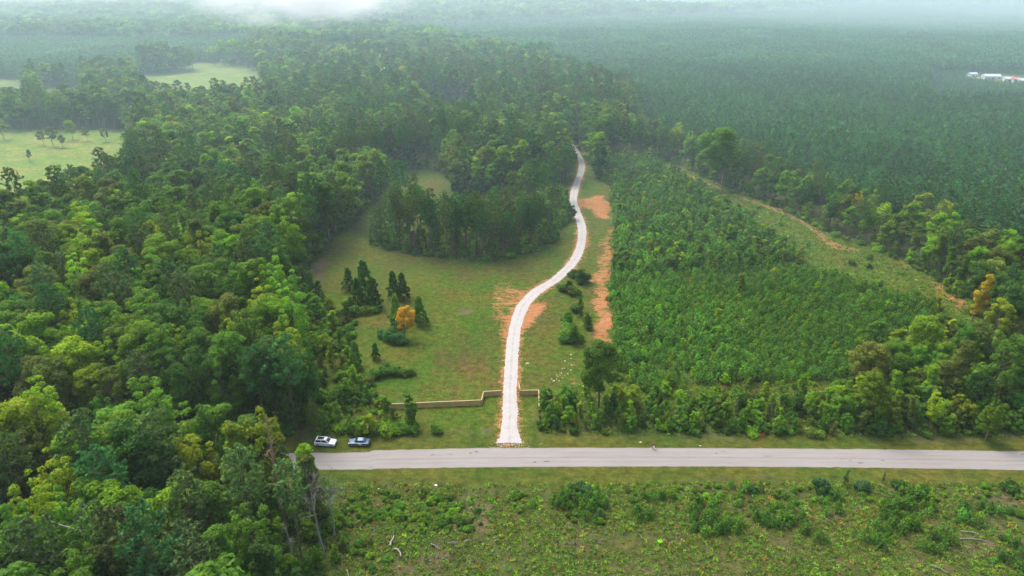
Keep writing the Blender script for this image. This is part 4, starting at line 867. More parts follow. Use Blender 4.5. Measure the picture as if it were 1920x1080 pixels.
for px, py, h, lb in [(1302, 190, 17, 'bare pale pole-like pine trunk in the hazy plantation, left of two'), (1325, 188, 18, 'bare pale pole-like pine trunk in the hazy plantation, right of two'), (1795, 290, 8, 'short pale snag standing in the plantation below the white buildings')]:
    x, y = at_base(px, py); put_dead('dead_tree', 'dead tree', x, y, dead_tree(int(px), h, .2, 5, 1.2, 0), M_DEAD, lb, 'dead trees')
# logs and branches on the cut-over
def log(pts_px, rad, m, name, cat, label, group, z=.25, twig=0):
    q = Q(); pts = [(*P(a, b), z + .1 * (i % 2)) for i, (a, b) in enumerate(pts_px)]
    c = np.array(pts[0]); q.tube(np.array(pts) - c, np.linspace(rad, rad * .6, len(pts)), 7)
    for k_ in range(twig):
        p = np.array(pts[(k_ + 1) % len(pts)]) - c; q.tube([p, p + [rng.uniform(-.7, .7), rng.uniform(-.4, .4), .5]], [rad * .5, .01], 5)
    o = obj(name, q.mesh(name, [m])); o.location = c; o['label'] = label; o['category'] = cat; o['group'] = group
log([(732, 1026), (733, 1020), (737, 1013), (739, 1008)], .2, M_DEAD, 'fallen_log', 'log', 'pale curved log lying in the brush, upper of two', 'fallen wood', .35, 1)
log([(740, 1032), (746, 1034), (751, 1040), (752, 1047)], .17, M_DEAD, 'fallen_log', 'log', 'pale hooked log lying in the brush, lower of two', 'fallen wood', .35, 1)
for i, (a, b, c, d, lb) in enumerate([(808, 1022, 822, 1031, 'grey broken branch left of the flat grey sticks in the brush'), (840, 1021, 858, 1019, 'flat grey stick left of another in the middle of the brush'), (870, 1018, 884, 1016, 'flat grey stick right of another in the middle of the brush'), (926, 1018, 936, 1014, 'grey stick at the right of the brushy slash'), (1745, 1062, 1775, 1076, 'grey branch in the bare slash at lower right'), (1800, 998, 1835, 1004, 'long grey branch in the slash patch at right'), (1795, 1012, 1850, 1016, 'second long grey branch in the slash patch at right'), (650, 1070, 655, 1085, 'pale stick at the foot of the forest corner')]):
    log([(a, b), ((a + c) / 2, (b + d) / 2 - 1), (c, d)], .09, M_DEAD, 'fallen_branch', 'branch', lb, 'fallen wood', .3, 2)
STK = []; M_SLASH = simple('grey_slash', (.17, .145, .12), .9, .3, 3)
for i in range(3):
    q = Q(); r = np.random.default_rng(500 + i)
    for _ in range(5): p = np.append(r.normal(0, .5, 2), .12 + .1 * r.random()); d = unit(np.append(r.normal(size=2) * [1, .4], .05)); q.tube([p - d * .7, p, p + d * .8], [.05, .045, .02], 5)
    STK.append(q.mesh('slash', [M_SLASH]))
x, y = jgrid(-40, 150, 76, 104, 1.3, .5); z = zone(x, y); px, py = g2px(x, y); pb = .01 + .10 * smooth(.6, .85, vnoise(x, y, 4.5, 12))
for pl, k_ in BARES: pb = np.maximum(pb, in_poly(px, py, pl) * .3)
k = (z == BR) & (rng.random(len(x)) < pb); x, y = x[k], y[k]
scatter('slash', STK, np.column_stack([x, y, np.zeros(len(x))]), rng.uniform(0, 6.28, len(x)), rng.uniform(.4, .9, len(x)), np.ones((len(x), 3)), rng.integers(0, 3, len(x)), 'slash', 'grey sticks and logging slash littering the brush')

# ------------------------------------------------------------------ small builders for hard things
class MB:
    def __init__(s): s.bm = bmesh.new()
    def box(s, x0, x1, y0, y1, z0, z1, bev=0):
        r = bmesh.ops.create_cube(s.bm, size=1); vv = r['verts']
        for v in vv: v.co = ((x0 + x1) / 2 + v.co.x * (x1 - x0), (y0 + y1) / 2 + v.co.y * (y1 - y0), (z0 + z1) / 2 + v.co.z * (z1 - z0))
        if bev: bmesh.ops.bevel(s.bm, geom=list({e for v in vv for e in v.link_edges}), offset=bev, segments=2, affect='EDGES')
        return s
    def cyl(s, c, r, depth, axis='Y', k=16, r2=None):
        rot = {'Y': Matrix.Rotation(math.pi / 2, 4, 'X'), 'Z': Matrix.Identity(4), 'X': Matrix.Rotation(math.pi / 2, 4, 'Y')}[axis]
        bmesh.ops.create_cone(s.bm, cap_ends=True, segments=k, radius1=r, radius2=r if r2 is None else r2, depth=depth, matrix=Matrix.Translation(c) @ rot); return s
    def ball(s, c, r, sc=(1, 1, 1), sub=2):
        bmesh.ops.create_icosphere(s.bm, subdivisions=sub, radius=r, matrix=Matrix.Translation(c) @ Matrix.Diagonal((*sc, 1))); return s
    def plate(s, cs, t):                  # thin plate on four corners, thickness along its normal
        cs = [Vector(c) for c in cs]; n = (cs[1] - cs[0]).cross(cs[3] - cs[0]).normalized()
        a = [s.bm.verts.new(c) for c in cs]; b = [s.bm.verts.new(c + n * t) for c in cs]
        s.bm.faces.new(a[::-1]); s.bm.faces.new(b)
        for i in range(4): s.bm.faces.new((a[i], a[(i + 1) % 4], b[(i + 1) % 4], b[i]))
        return s
    def mesh(s, name, m, sm=False):
        me = bpy.data.meshes.new(name); bmesh.ops.recalc_face_normals(s.bm, faces=s.bm.faces[:]); s.bm.to_mesh(me); s.bm.free()
        if m: me.materials.append(m)
        if sm: me.polygons.foreach_set('use_smooth', np.ones(len(me.polygons), bool))
        return me
def empty(name, x, y, z=0, rz=0, label=None, cat=None, group=None):
    e = bpy.data.objects.new(name, None); COL.objects.link(e); e.location = (x, y, z); e.rotation_euler = (0, 0, rz); e.empty_display_size = .5
    if label: e['label'] = label
    if cat: e['category'] = cat
    if group: e['group'] = group
    return e

# fences: posts, four boards and a flat cap per bay, each a part
M_WOOD = simple('raw_pine_board', (.37, .24, .11), .8, .22, 4); M_WOOD2 = simple('weathered_post', (.25, .15, .07), .85, .25, 4); M_CAP = simple('fresh_cut_cap', (.50, .36, .19), .75, .15, 4)
BOARD = MB().box(0, 1, -.014, .014, -.115, .115).mesh('rail_board', M_WOOD); CAPM = MB().box(0, 1, -.085, .085, -.022, .022).mesh('cap_rail', M_CAP); POST = MB().box(-.065, .065, -.065, .065, -.3, 1.30, .01).mesh('fence_post', M_WOOD2)
def fence(paths, label):
    x0, y0 = paths[0][0]; e = empty('wooden_fence', x0, y0, 0, 0, label, 'fence', 'board fences by the drive entrance')
    for path in paths:
        first = True
        for (ax, ay), (bx_, by_) in zip(path[:-1], path[1:]):
            Ln = math.hypot(bx_ - ax, by_ - ay); nbay = max(1, round(Ln / 2.35)); rz = math.atan2(by_ - ay, bx_ - ax); st = Ln / nbay
            for i in range(nbay + 1):
                px_, py_ = ax + (bx_ - ax) * i / nbay - x0, ay + (by_ - ay) * i / nbay - y0
                if i > 0 or first: p = obj('fence_post', POST, e); p.location = (px_, py_, 0); p.rotation_euler.z = rz
                if i < nbay:
                    nx_, ny_ = -math.sin(rz), math.cos(rz)
                    sgn = -1 if ny_ > 0 else 1
                    for h in (.22, .49, .76, 1.03):
                        b = obj('rail_board', BOARD, e); b.location = (px_ + sgn * nx_ * .082 + math.cos(rz) * .006, py_ + sgn * ny_ * .082 + math.sin(rz) * .006, h + rng.normal(0, .006)); b.rotation_euler = (0, rng.normal(0, .004), rz); b.scale.x = st - .012
                    c = obj('cap_rail', CAPM, e); c.location = (px_, py_, 1.325); c.rotation_euler = (0, 0, rz); c.scale.x = st - .004
            first = False
    return e
fence([[P(719, 767), P(903, 759), P(907, 743), P(940, 741)]], 'long tan board fence left of the white gravel drive, stepping back to its gate gap')
fence([[P(975, 741), P(1010, 740), P(1010.5, 771)], [P(975, 738), P(972.5, 726)]], 'short tan board fence right of the white gravel drive, turning a corner towards the road')

# cars
def paint(name, col, met=.3):
    m = simple(name, col, .3, .04, 3, met, .5); b = next(n_ for n_ in m.node_tree.nodes if n_.type == 'BSDF_PRINCIPLED'); b.inputs['Coat Weight'].default_value = .7; b.inputs['Coat Roughness'].default_value = .08; return m
M_BLUE = paint('steel_blue_paint', (.10, .17, .27)); M_WHITE = paint('white_paint', (.78, .78, .77), 0); M_GLASS = simple('dark_glass', (.02, .028, .035), .06, .05, 2, 0, .8)
M_TYRE = simple('tyre_rubber', (.02, .02, .02), .8); M_RIM = simple('rim_alloy', (.5, .5, .52), .35, .05, 3, .8); M_LAMP = simple('lamp_lens', (.8, .8, .78), .1, .02, 3, 0, .8); M_TAIL = simple('tail_lens', (.35, .03, .04), .2); M_TRIM = simple('black_trim', (.03, .03, .032), .5)
M_SIGN = simple('white_sign', (.82, .80, .84), .5, .03)
def car(name, label, x, y, rz, prof, wid, cab, paintm, extras, cat, group):
    e = empty(name, x, y, 0, rz, label, cat, group); hw = wid / 2
    bm = bmesh.new(); rings = []
    cxm = sum(p[0] for p in prof) / len(prof); czm = sum(p[1] for p in prof) / len(prof)
    for yy_, s_ in ((-hw, .93), (-hw + .06, .985), (-hw + .16, 1), (0, 1.01), (hw - .16, 1), (hw - .06, .985), (hw, .93)):
        rings.append([bm.verts.new((cxm + (p[0] - cxm) * (1 - (1 - s_) * .5), yy_, czm + (p[1] - czm) * s_)) for p in prof])
    for a_, b_ in zip(rings[:-1], rings[1:]):
        for i in range(len(prof)): bm.faces.new((a_[i], a_[(i + 1) % len(prof)], b_[(i + 1) % len(prof)], b_[i]))
    bm.faces.new(rings[0]); bm.faces.new(rings[-1][::-1]); bmesh.ops.recalc_face_normals(bm, faces=bm.faces[:])
    me = bpy.data.meshes.new('body'); bm.to_mesh(me); bm.free(); me.materials.append(paintm); obj('body', me, e)
    (xb0, xb1, zb, wb), (xt0, xt1, zt, wt) = cab
    base = [Vector((xb0, -wb, zb)), Vector((xb1, -wb, zb)), Vector((xb1, wb, zb)), Vector((xb0, wb, zb))]; top = [Vector((xt0, -wt, zt)), Vector((xt1, -wt, zt)), Vector((xt1, wt, zt)), Vector((xt0, wt, zt))]
    bm = bmesh.new(); bv = [bm.verts.new(v - Vector((0, 0, .05))) for v in base]; tv = [bm.verts.new(v) for v in top]
    crown_ = [bm.verts.new((v.x * .93, v.y * .86, v.z + .045)) for v in top]
    bm.faces.new(bv[::-1]); bm.faces.new(crown_)
    for i in range(4): j = (i + 1) % 4; bm.faces.new((bv[i], bv[j], tv[j], tv[i])); bm.faces.new((tv[i], tv[j], crown_[j], crown_[i]))
    me = bpy.data.meshes.new('roof'); bm.to_mesh(me); bm.free(); me.materials.append(paintm); obj('roof', me, e)
    def pane(nm, i, j, u0, u1, v0=.12, v1=.88):
        f = lambda u, v: (base[i].lerp(base[j], u)).lerp(top[i].lerp(top[j], u), v)
        cs = [f(u0, v0), f(u1, v0), f(u1, v1), f(u0, v1)]
        obj(nm, MB().plate(cs, .014).mesh(nm, M_GLASS), e)
    pane('windscreen', 1, 2, .08, .92); pane('rear_window', 3, 0, .08, .92)
    for i, j in ((0, 1), (2, 3)):
        for u0, u1 in ((.07, .47), (.52, .93)): pane('side_window', i, j, u0, u1)
    xs = [p[0] for p in prof]; wx0, wx1 = min(xs) + .82, max(xs) - .85
    tyre = MB().cyl((0, 0, 0), .33, .21, 'Y', 20).mesh('wheel', M_TYRE); rim = MB().cyl((0, 0, 0), .21, .225, 'Y', 14, .19).mesh('rim', M_RIM)
    for xx in (wx0, wx1):
        for yy_ in (-hw + .09, hw - .09): t = obj('wheel', tyre, e); t.location = (xx, yy_, .33); obj('rim', rim, t)
    zl = .66 if not extras.get('tall') else .8
    for s_ in (-1, 1):
        o = obj('headlight', MB().box(-.1, .05, -.17, .17, -.07, .07, .03).mesh('headlight', M_LAMP), e); o.location = (max(xs) - .09, s_ * (hw - .27), zl)
        o = obj('tail_light', MB().box(-.05, .08, -.15, .15, -.09, .09, .03).mesh('tail_light', M_TAIL), e); o.location = (min(xs) + .05, s_ * (hw - .25), zl + .14)
        o = obj('wing_mirror', MB().box(-.06, .06, -.1, .1, -.06, .06, .03).mesh('wing_mirror', paintm), e); o.location = (xb1 - .42, s_ * (hw + .06), zb + .06)
        o = obj('door_handle', MB().box(-.09, .09, -.012, .012, -.015, .015).mesh('door_handle', M_TRIM), e); o.location = (-.35, s_ * (hw + .004), zb - .1)
    o = obj('bumper', MB().box(-.04, .06, -hw + .18, hw - .18, -.1, .1, .03).mesh('bumper', M_TRIM), e); o.location = (max(xs) - .03, 0, .36)
    o = obj('bumper', MB().box(-.06, .04, -hw + .18, hw - .18, -.1, .1, .03).mesh('bumper', M_TRIM), e); o.location = (min(xs) + .03, 0, .4)
    if 'sign' in extras: o = obj('door_sign', MB().box(-.3, .3, -.012, .012, -.21, .21).mesh('door_sign', M_SIGN), e, label='white square sign stuck on the rear door'); o.location = (-.42, extras['sign'] * (hw + .002), zb - .26)
    if 'spoiler' in extras:
        mb = MB().box(-.12, .10, -hw + .12, hw - .12, .24, .28, .01); mb.box(-.05, .05, -hw + .3, -hw + .36, 0, .24); mb.box(-.05, .05, hw - .36, hw - .3, 0, .24); o = obj('spoiler', mb.mesh('spoiler', M_TRIM), e); o.location = (min(xs) + .16, 0, .98)
    if 'sunroof' in extras: o = obj('sunroof', MB().box(-.95, .55, -.45, .45, 0, .03, .01).mesh('sunroof', M_GLASS), e); o.location = (-.75, 0, zt + .035)
    if 'rack' in extras:
        for s_ in (-1, 1): o = obj('roof_rail', MB().box(-1.1, .9, -.02, .02, 0, .06).mesh('roof_rail', M_TRIM), e); o.location = (-.7, s_ * (wt - .07), zt + .02)
    return e
SED = [(-2.32, .36), (-2.36, .62), (-2.3, .90), (-2.12, .99), (-1.5, 1.0), (.85, .97), (1.25, .93), (1.95, .80), (2.25, .68), (2.34, .50), (2.28, .30), (1.95, .22), (-1.9, .22)]
SUVP = [(-2.35, .38), (-2.38, .75), (-2.34, 1.06), (-2.1, 1.10), (.9, 1.09), (1.3, 1.05), (2.0, .97), (2.3, .84), (2.38, .58), (2.32, .34), (1.95, .25), (-1.95, .25)]
x, y = P(674, 833); car('blue_sedan', 'steel blue sedan parked on the verge facing left, white sign on its door', x, y, R(178), SED, 1.8, ((-1.75, 1.0, .985, .78), (-1.0, .22, 1.43, .60)), M_BLUE, dict(sign=1, spoiler=1), 'car', 'cars parked on the verge').scale = (.93, .93, .93)
x, y = P(611, 833.5); suv = car('white_car', 'white tall car with dark sunroof parked on the verge half behind twigs', x, y, R(-5), SUVP, 1.88, ((-2.3, 1.15, 1.085, .84), (-2.0, .35, 1.70, .68)), M_WHITE, dict(tall=1, sunroof=1, rack=1), 'car', 'cars parked on the verge')
def copy_tree(o, parent=None):
    c = o.copy(); COL.objects.link(c); c.parent = parent
    for ch in list(o.children): copy_tree(ch, c)
    return c
suv.scale = (.92, .92, .92)
for px, py, lb in [(1836.5, 147.5, 'tiny white vehicle left of the long white house, nearer the gap'), (1842, 147.5, 'tiny white vehicle touching the end of the long white house'), (1811, 144, 'tiny white vehicle left of the pale bluish house')]:
    c = copy_tree(suv); c.location = (*P(px, py), 0); c.rotation_euler.z = rng.uniform(0, 3); c['label'] = lb; c['group'] = 'far vehicles'

# person at the road's edge
M_SKIN = simple('skin', (.45, .27, .19), .5, .08); M_SHIRT = simple('red_shirt', (.55, .07, .055), .85, .1); M_JEANS = simple('dark_trousers', (.035, .045, .07), .85, .15); M_HAIR = simple('brown_hair', (.05, .03, .02), .7); M_SHOE = simple('shoes', (.06, .06, .06), .6); M_BAG = simple('white_bag', (.8, .8, .79), .6, .05)
def skin(name, verts, edges, radii, m, parent, root=0, sub=1):
    me = bpy.data.meshes.new(name); me.from_pydata(verts, edges, []); me.materials.append(m); o = obj(name, me, parent)
    o.modifiers.new('skin', 'SKIN'); me.skin_vertices if me.skin_vertices else None
    for i, r_ in enumerate(radii): me.skin_vertices[0].data[i].radius = (r_, r_); me.skin_vertices[0].data[i].use_root = (i == root)
    sb = o.modifiers.new('sub', 'SUBSURF'); sb.levels = sub; sb.render_levels = sub; return o
x, y = P(1224, 841.5); pe = empty('person', x, y, .05, R(12), 'person in a red top and dark trousers holding a white bag at the road edge', 'person')
vv = [(0, 0, .95), (0, .01, 1.15), (0, .02, 1.36), (0, .01, 1.49), (0, -.01, 1.57), (0, -.015, 1.68), (0, -.005, 1.75)]; ee = [(0, 1), (1, 2), (2, 3), (3, 4), (4, 5), (5, 6)]; rr = [.14, .125, .14, .062, .075, .088, .055]
def chain(start, pts, rads):
    prev = start
    for p, r_ in zip(pts, rads): vv.append(p); rr.append(r_); ee.append((prev, len(vv) - 1)); prev = len(vv) - 1
    return prev
for s_ in (-1, 1):
    h = chain(2, [(s_ * .17, .02, 1.40), (s_ * .235, .0, 1.15), (s_ * .13, -.20, .98), (s_ * .09, -.27, .95)], [.07, .05, .037, .036])
    hx_, hy_, hz_ = vv[h]
    for f, (dx, ln) in enumerate([(-.033, .065), (-.012, .078), (.010, .074), (.031, .058)]): chain(h, [(hx_ + dx, hy_ - .05, hz_ - .012), (hx_ + dx * .9, hy_ - .05 - ln * .4, hz_ - .012 - ln * .6)], [.011, .009])
    chain(h, [(hx_ - s_ * .045, hy_ - .02, hz_ + .01), (hx_ - s_ * .05, hy_ - .055, hz_ - .005)], [.013, .011])
    a_ = chain(0, [(s_ * .095, 0, .88), (s_ * .105, -.02 * s_, .48), (s_ * .11, .05 * s_, .10)], [.085, .055, .04]); chain(a_, [(s_ * .12, .05 * s_ - .14, .04)], [.035])
skin('body', vv, ee, rr, M_SKIN, pe)
sv = [(0, 0, .93), (0, .01, 1.15), (0, .02, 1.36), (0, .012, 1.45)]; se = [(0, 1), (1, 2), (2, 3)]; sr = [.158, .142, .155, .085]
for s_ in (-1, 1):
    i0 = len(sv); sv += [(s_ * .175, .02, 1.405), (s_ * .238, .0, 1.15), (s_ * .17, -.12, 1.06)]; se += [(2, i0), (i0, i0 + 1), (i0 + 1, i0 + 2)]; sr += [.083, .062, .055]
skin('shirt', sv, se, sr, M_SHIRT, pe)
tv_ = [(0, 0, .96)]; te = []; tr2 = [.15]
for s_ in (-1, 1):
    i0 = len(tv_); tv_ += [(s_ * .097, 0, .87), (s_ * .107, -.02 * s_, .48), (s_ * .112, .05 * s_, .12)]; te += [(0, i0), (i0, i0 + 1), (i0 + 1, i0 + 2)]; tr2 += [.098, .073, .062]
skin('trousers', tv_, te, tr2, M_JEANS, pe)
obj('hair', MB().ball((0, .022, 1.705), .105, (.9, 1, .95)).mesh('hair', M_HAIR, True), pe)
for s_ in (-1, 1):
    obj('shoe', MB().box(s_ * .115 - .05, s_ * .115 + .05, .05 * s_ - .18, .05 * s_ + .08, -.045, .05, .025).mesh('shoe', M_SHOE), pe)
    obj('eye', MB().ball((s_ * .032, -.098, 1.68), .012).mesh('eye', M_TRIM), pe); obj('ear', MB().ball((s_ * .088, .0, 1.67), .022, (.4, .8, 1.2)).mesh('ear', M_SKIN), pe)
obj('nose', MB().ball((0, -.108, 1.655), .016, (.8, 1.1, 1.4)).mesh('nose', M_SKIN), pe); obj('mouth', MB().ball((0, -.094, 1.615), .02, (1.2, .4, .3)).mesh('mouth', M_TAIL), pe)
def crumple(name, c, r, sc, m, seed, amp=.25):
    bm = bmesh.new(); bmesh.ops.create_icosphere(bm, subdivisions=2, radius=r); rg = np.random.default_rng(seed)
    for v in bm.verts: v.co = Vector((v.co.x * sc[0], v.co.y * sc[1], v.co.z * sc[2])) * float(1 + rg.normal(0, amp))
    me = bpy.data.meshes.new(name); bm.to_mesh(me); bm.free(); me.materials.append(m); o = obj(name, me); o.location = c; return o
dv = Matrix.Rotation(R(12), 3, 'Z') @ Vector((0, -.34, .62))
o = crumple('bag', (x + dv.x, y + dv.y, .05 + dv.z), .22, (.95, .7, 1.25), M_BAG, 3, .06); o['label'] = 'bulging white bag held in front of the person at the road edge'; o['category'] = 'bag'

# litter, stones, the red crate
x, y = P(818, 911); o = crumple('litter_bag', (x, y, .12), .3, (1.5, .8, .45), M_BAG, 5); o['label'] = 'white plastic litter bag lying on the near grass verge'; o['category'] = 'litter'
M_CARD = simple('pale_card', (.55, .48, .33), .8)
for px, py, lb, sd_ in [(711, 917, 'pale yellowish scrap on the near verge left of the white litter bag', 6), (1313, 836.5, 'pale scrap on the far verge right of the person', 7), (1201, 830, 'pale scrap on the far verge just left of the person', 8)]:
    x, y = P(px, py); o = crumple('scrap', (x, y, .08), .2, (1.4, .8, .4), M_CARD, sd_); o['label'] = lb; o['category'] = 'litter'; o['group'] = 'roadside scraps'
x, y = P(1428, 817); e = empty('crate', x, y, 0, R(6), 'orange-red plastic crate at the foot of the roadside thicket', 'crate'); M_RED = simple('orange_red_plastic', (.62, .13, .05), .45)
mb = MB(); mb.box(-.5, .5, -.3, .3, .0, .05); mb.box(-.5, .5, -.3, -.26, .051, .45); mb.box(-.5, .5, .26, .3, .051, .45); mb.box(-.5, -.46, -.259, .259, .051, .45); mb.box(.46, .5, -.259, .259, .051, .45)
obj('body', mb.mesh('body', M_RED), e); mb = MB(); mb.box(-.53, .53, -.34, -.30, .40, .47); mb.box(-.53, .53, .30, .34, .40, .47); mb.box(-.54, -.5, -.299, .299, .40, .47); mb.box(.5, .54, -.299, .299, .40, .47); obj('rim', mb.mesh('rim', M_RED), e)
M_STONE = simple('pale_stone', (.44, .33, .21), .9, .25, 3); SM = []
for i in range(4):
    o = crumple('stone', (0, 0, 0), .35, (1.2, .9, .55), M_STONE, 20 + i, .12); SM.append(o.data); bpy.data.objects.remove(o)
for i, (a, b) in enumerate(sorted([(160, 590), (161, 612), (125, 628), (165, 652), (180, 650), (108, 674), (121, 670), (160, 682), (74, 711), (82, 720), (96, 712), (125, 712), (141, 705), (75, 736), (58, 746), (90, 746), (112, 728)], key=lambda t: t[1]) + [(46, 734), (104, 700)]):
    x, y = P(1020 + a / 3.18, 480 + b / 3.18); o = obj('stone', SM[i % 4], label=['highest', 'second highest', 'third highest', 'fourth highest', 'fifth highest', 'sixth highest', 'seventh highest', 'eighth highest', 'middle', 'eighth lowest', 'seventh lowest', 'sixth lowest', 'fifth lowest', 'fourth lowest', 'third lowest', 'second lowest', 'lowest', 'small leftmost', 'small inner'][i] + ' pale stone in the loose rubble line right of the drive', category='stone', group='pale rubble stones'); o.location = (x, y, .05); o.rotation_euler.z = rng.uniform(0, 6); s = rng.uniform(.35, .8); o.scale = (s, s, s)
x, y = P(989, 682); o = obj('stone', SM[1], label='single pale stone lying alone just right of the straight drive', category='stone', group='pale rubble stones'); o.location = (x, y, .05); o.scale = (1.2, 1.2, 1.2)
# loose white stones along the edge of the drive
M_GST = simple('gravel_stone', (.58, .56, .52), .9, .2, 9)
GS = []
for i in range(3):
    o = crumple('gravel', (0, 0, 0), .14, (1, .8, .6), M_GST, 40 + i, .15); GS.append(o.data); bpy.data.objects.remove(o)
n = 320; ii = rng.integers(0, len(drv_c) - 1, n); tt = rng.random(n)[:, None]; side = rng.random(n) < .5
pe_ = np.where(side[:, None], drv_l[ii] * (1 - tt) + drv_l[ii + 1] * tt, drv_r[ii] * (1 - tt) + drv_r[ii + 1] * tt); cc = drv_c[ii] * (1 - tt) + drv_c[ii + 1] * tt; outv = unit(pe_ - cc)
pe_ = pe_ + outv * (rng.exponential(.35, (n, 1)) - .1)
mo = np.array([P(955, 834)]) + rng.normal(0, 1, (90, 2)) * [2.0, .45]; pe_ = np.r_[pe_, mo]; n = len(pe_)
scatter('gravel', GS, np.column_stack([pe_, np.full(n, .04)]), rng.uniform(0, 6, n), rng.uniform(.25, .7, n), np.ones((n, 3)), rng.integers(0, 3, n), 'gravel', 'loose white stones along the edges of the gravel drive')

# far houses
M_WALL = simple('white_siding', (.55, .55, .54), .7, .05); M_ROOFW = simple('white_metal_roof', (.52, .54, .56), .4, .04); M_ROOFR = simple('red_roof', (.52, .14, .11), .7, .1); M_BLUEW = simple('pale_blue_siding', (.55, .66, .70), .7, .05)
def house(px, py, Ln, W, Hh, roofm, wallm, rz, label):
    x, y = P(px, py); e = empty('house', x, y, 0, R(rz), label, 'house', 'white houses in the plantation gap')
    obj('wall', MB().box(-Ln / 2, Ln / 2, -W / 2, W / 2, -.3, Hh).mesh('wall', wallm), e)
    bm = bmesh.new(); o_ = .45; rh = W * .24
    v = [bm.verts.new(c) for c in [(-Ln / 2 - o_, -W / 2 - o_, Hh - .05), (Ln / 2 + o_, -W / 2 - o_, Hh - .05), (Ln / 2 + o_, 0, Hh + rh), (-Ln / 2 - o_, 0, Hh + rh), (Ln / 2 + o_, W / 2 + o_, Hh - .05), (-Ln / 2 - o_, W / 2 + o_, Hh - .05)]]
    bm.faces.new((v[0], v[1], v[2], v[3])); bm.faces.new((v[3], v[2], v[4], v[5])); bm.faces.new((v[0], v[3], v[5])); bm.faces.new((v[1], v[4], v[2])); bm.faces.new((v[0], v[5], v[4], v[1]))
    bmesh.ops.recalc_face_normals(bm, faces=bm.faces[:]); me = bpy.data.meshes.new('roof'); bm.to_mesh(me); bm.free(); me.materials.append(roofm); obj('roof', me, e)
    obj('door', MB().box(-.45, .45, -W / 2 - .05, -W / 2 + .02, 0, 2.05).mesh('door', M_TRIM), e)
    for k_ in range(max(2, int(Ln / 4))):
        xx = -Ln / 2 + Ln * (k_ + .5) / max(2, int(Ln / 4)) + .9
        w_ = obj('window', MB().box(xx - .5, xx + .5, -W / 2 - .04, -W / 2 + .02, 1.0, 2.0).mesh('window', M_WALL), e); obj('pane', MB().box(xx - .42, xx + .42, -W / 2 - .06, -W / 2 - .035, 1.07, 1.93).mesh('pane', M_GLASS), w_)
house(1822, 145, 6, 5, 3.2, M_ROOFW, M_BLUEW, 4, 'small pale bluish house, leftmost of the far white houses')
house(1857, 149, 13.5, 6.5, 3.2, M_ROOFW, M_WALL, -4, 'long white house with a narrow white roof among hazy pines')
house(1889, 153.5, 7, 6, 3.0, M_ROOFW, M_WALL, -8, 'white house just left of the red-roofed house in the far row')
house(1902, 155, 5, 6, 3.3, M_ROOFR, M_WALL, -12, 'far house with a faded red roof between two white ones')
house(1918, 156.5, 9, 6, 3.0, M_ROOFW, M_WALL, 3, 'white house at the right picture edge, last of the far row')
house(1384, 113, 4, 4, 8.0, M_ROOFW, M_WALL, 0, 'tiny lone white building deep in the hazy plantation')

# ------------------------------------------------------------------ low cloud over the far woods, plus volumes added to deepen distance haze
def cloud(name, px, py, dist, sx, sy, sz, zc, dens, seed, label):
    x = (px - 960) / F_PX * (dist * cp + 30); m, n, out = mat(name)
    tc = N(n, 'ShaderNodeTexCoord'); v = tc.outputs['Object']
    mp = N(n, 'ShaderNodeMapping'); mp.inputs['Location'].default_value = (seed, 0, 0); mp.inputs['Scale'].default_value = (1 / 60, 1 / 60, 1 / 34); L(n, v, mp.inputs[0])
    f = noise(n, mp.outputs[0], 1.0, 3, .55, .4)
    ms = N(n, 'ShaderNodeMapping'); ms.inputs['Scale'].default_value = (2 / sx, 2 / sy, 2 / sz); L(n, v, ms.inputs[0])
    ln = N(n, 'ShaderNodeVectorMath', operation='LENGTH'); L(n, ms.outputs[0], ln.inputs[0])
    fade = math_(n, 'SUBTRACT', 1.0, ramp(n, ln.outputs['Value'], .25, 1.0)); d = math_(n, 'MULTIPLY', math_(n, 'MULTIPLY', ramp(n, f, .42, .72), fade), dens)
    pv_ = N(n, 'ShaderNodeVolumePrincipled'); pv_.inputs['Color'].default_value = (.97, .98, 1, 1); pv_.inputs['Anisotropy'].default_value = .2; L(n, d, pv_.inputs['Density']); L(n, pv_.outputs[0], out.inputs['Volume'])
    me = box_mesh(name, -sx / 2, sx / 2, -sy / 2, sy / 2, -sz / 2, sz / 2); me.materials.append(m); o = obj(name, me, kind='stuff', label=label, category='cloud'); o.location = (x, dist, zc)
def mist(name, px, py, sx, sy, zc, sz, dens, label, tone=(.93, .98, 1)):  # even ellipsoid volume, added so that haze builds up with distance
    x, y = P(px, py); bm = bmesh.new(); bmesh.ops.create_uvsphere(bm, u_segments=48, v_segments=24, radius=1)
    for v in bm.verts: v.co = (v.co.x * sx, v.co.y * sy, v.co.z * sz)
    me = bpy.data.meshes.new(name); bm.to_mesh(me); bm.free(); m, n, out = mat(name); pv_ = N(n, 'ShaderNodeVolumePrincipled'); pv_.inputs['Color'].default_value = (*tone, 1); pv_.inputs['Density'].default_value = dens; pv_.inputs['Anisotropy'].default_value = .2
    L(n, pv_.outputs[0], out.inputs['Volume']); me.materials.append(m); o = obj(name, me, kind='stuff', label=label, category='cloud'); o.location = (x, y, zc)
CLOUDS = True
if CLOUDS:
    cloud('low_cloud', 200, 5, 1150, 620, 200, 56, 66, .022, 8, 'ragged strip of low cloud along the top left')
    cloud('low_cloud', 860, 2, 1200, 520, 200, 50, 70, .020, 13, 'ragged strip of low cloud along the top centre')
    mist('low_cloud', 960, 22.5, 3200, 1480, 4, 88, .00060, 'added haze volume thickening the distance over the woods beyond the clearing', (.62, .89, 1.0))
    mist('low_cloud', 960, 6, 3200, 1150, 30, 64, .00062, 'pale low cloud bank added to whiten the haze over the farthest woods along the top')
    cloud('low_cloud', 575, 20, 800, 250, 160, 66, 60, .055, 3, 'wispy low cloud trailing down over the forest at upper left of centre')

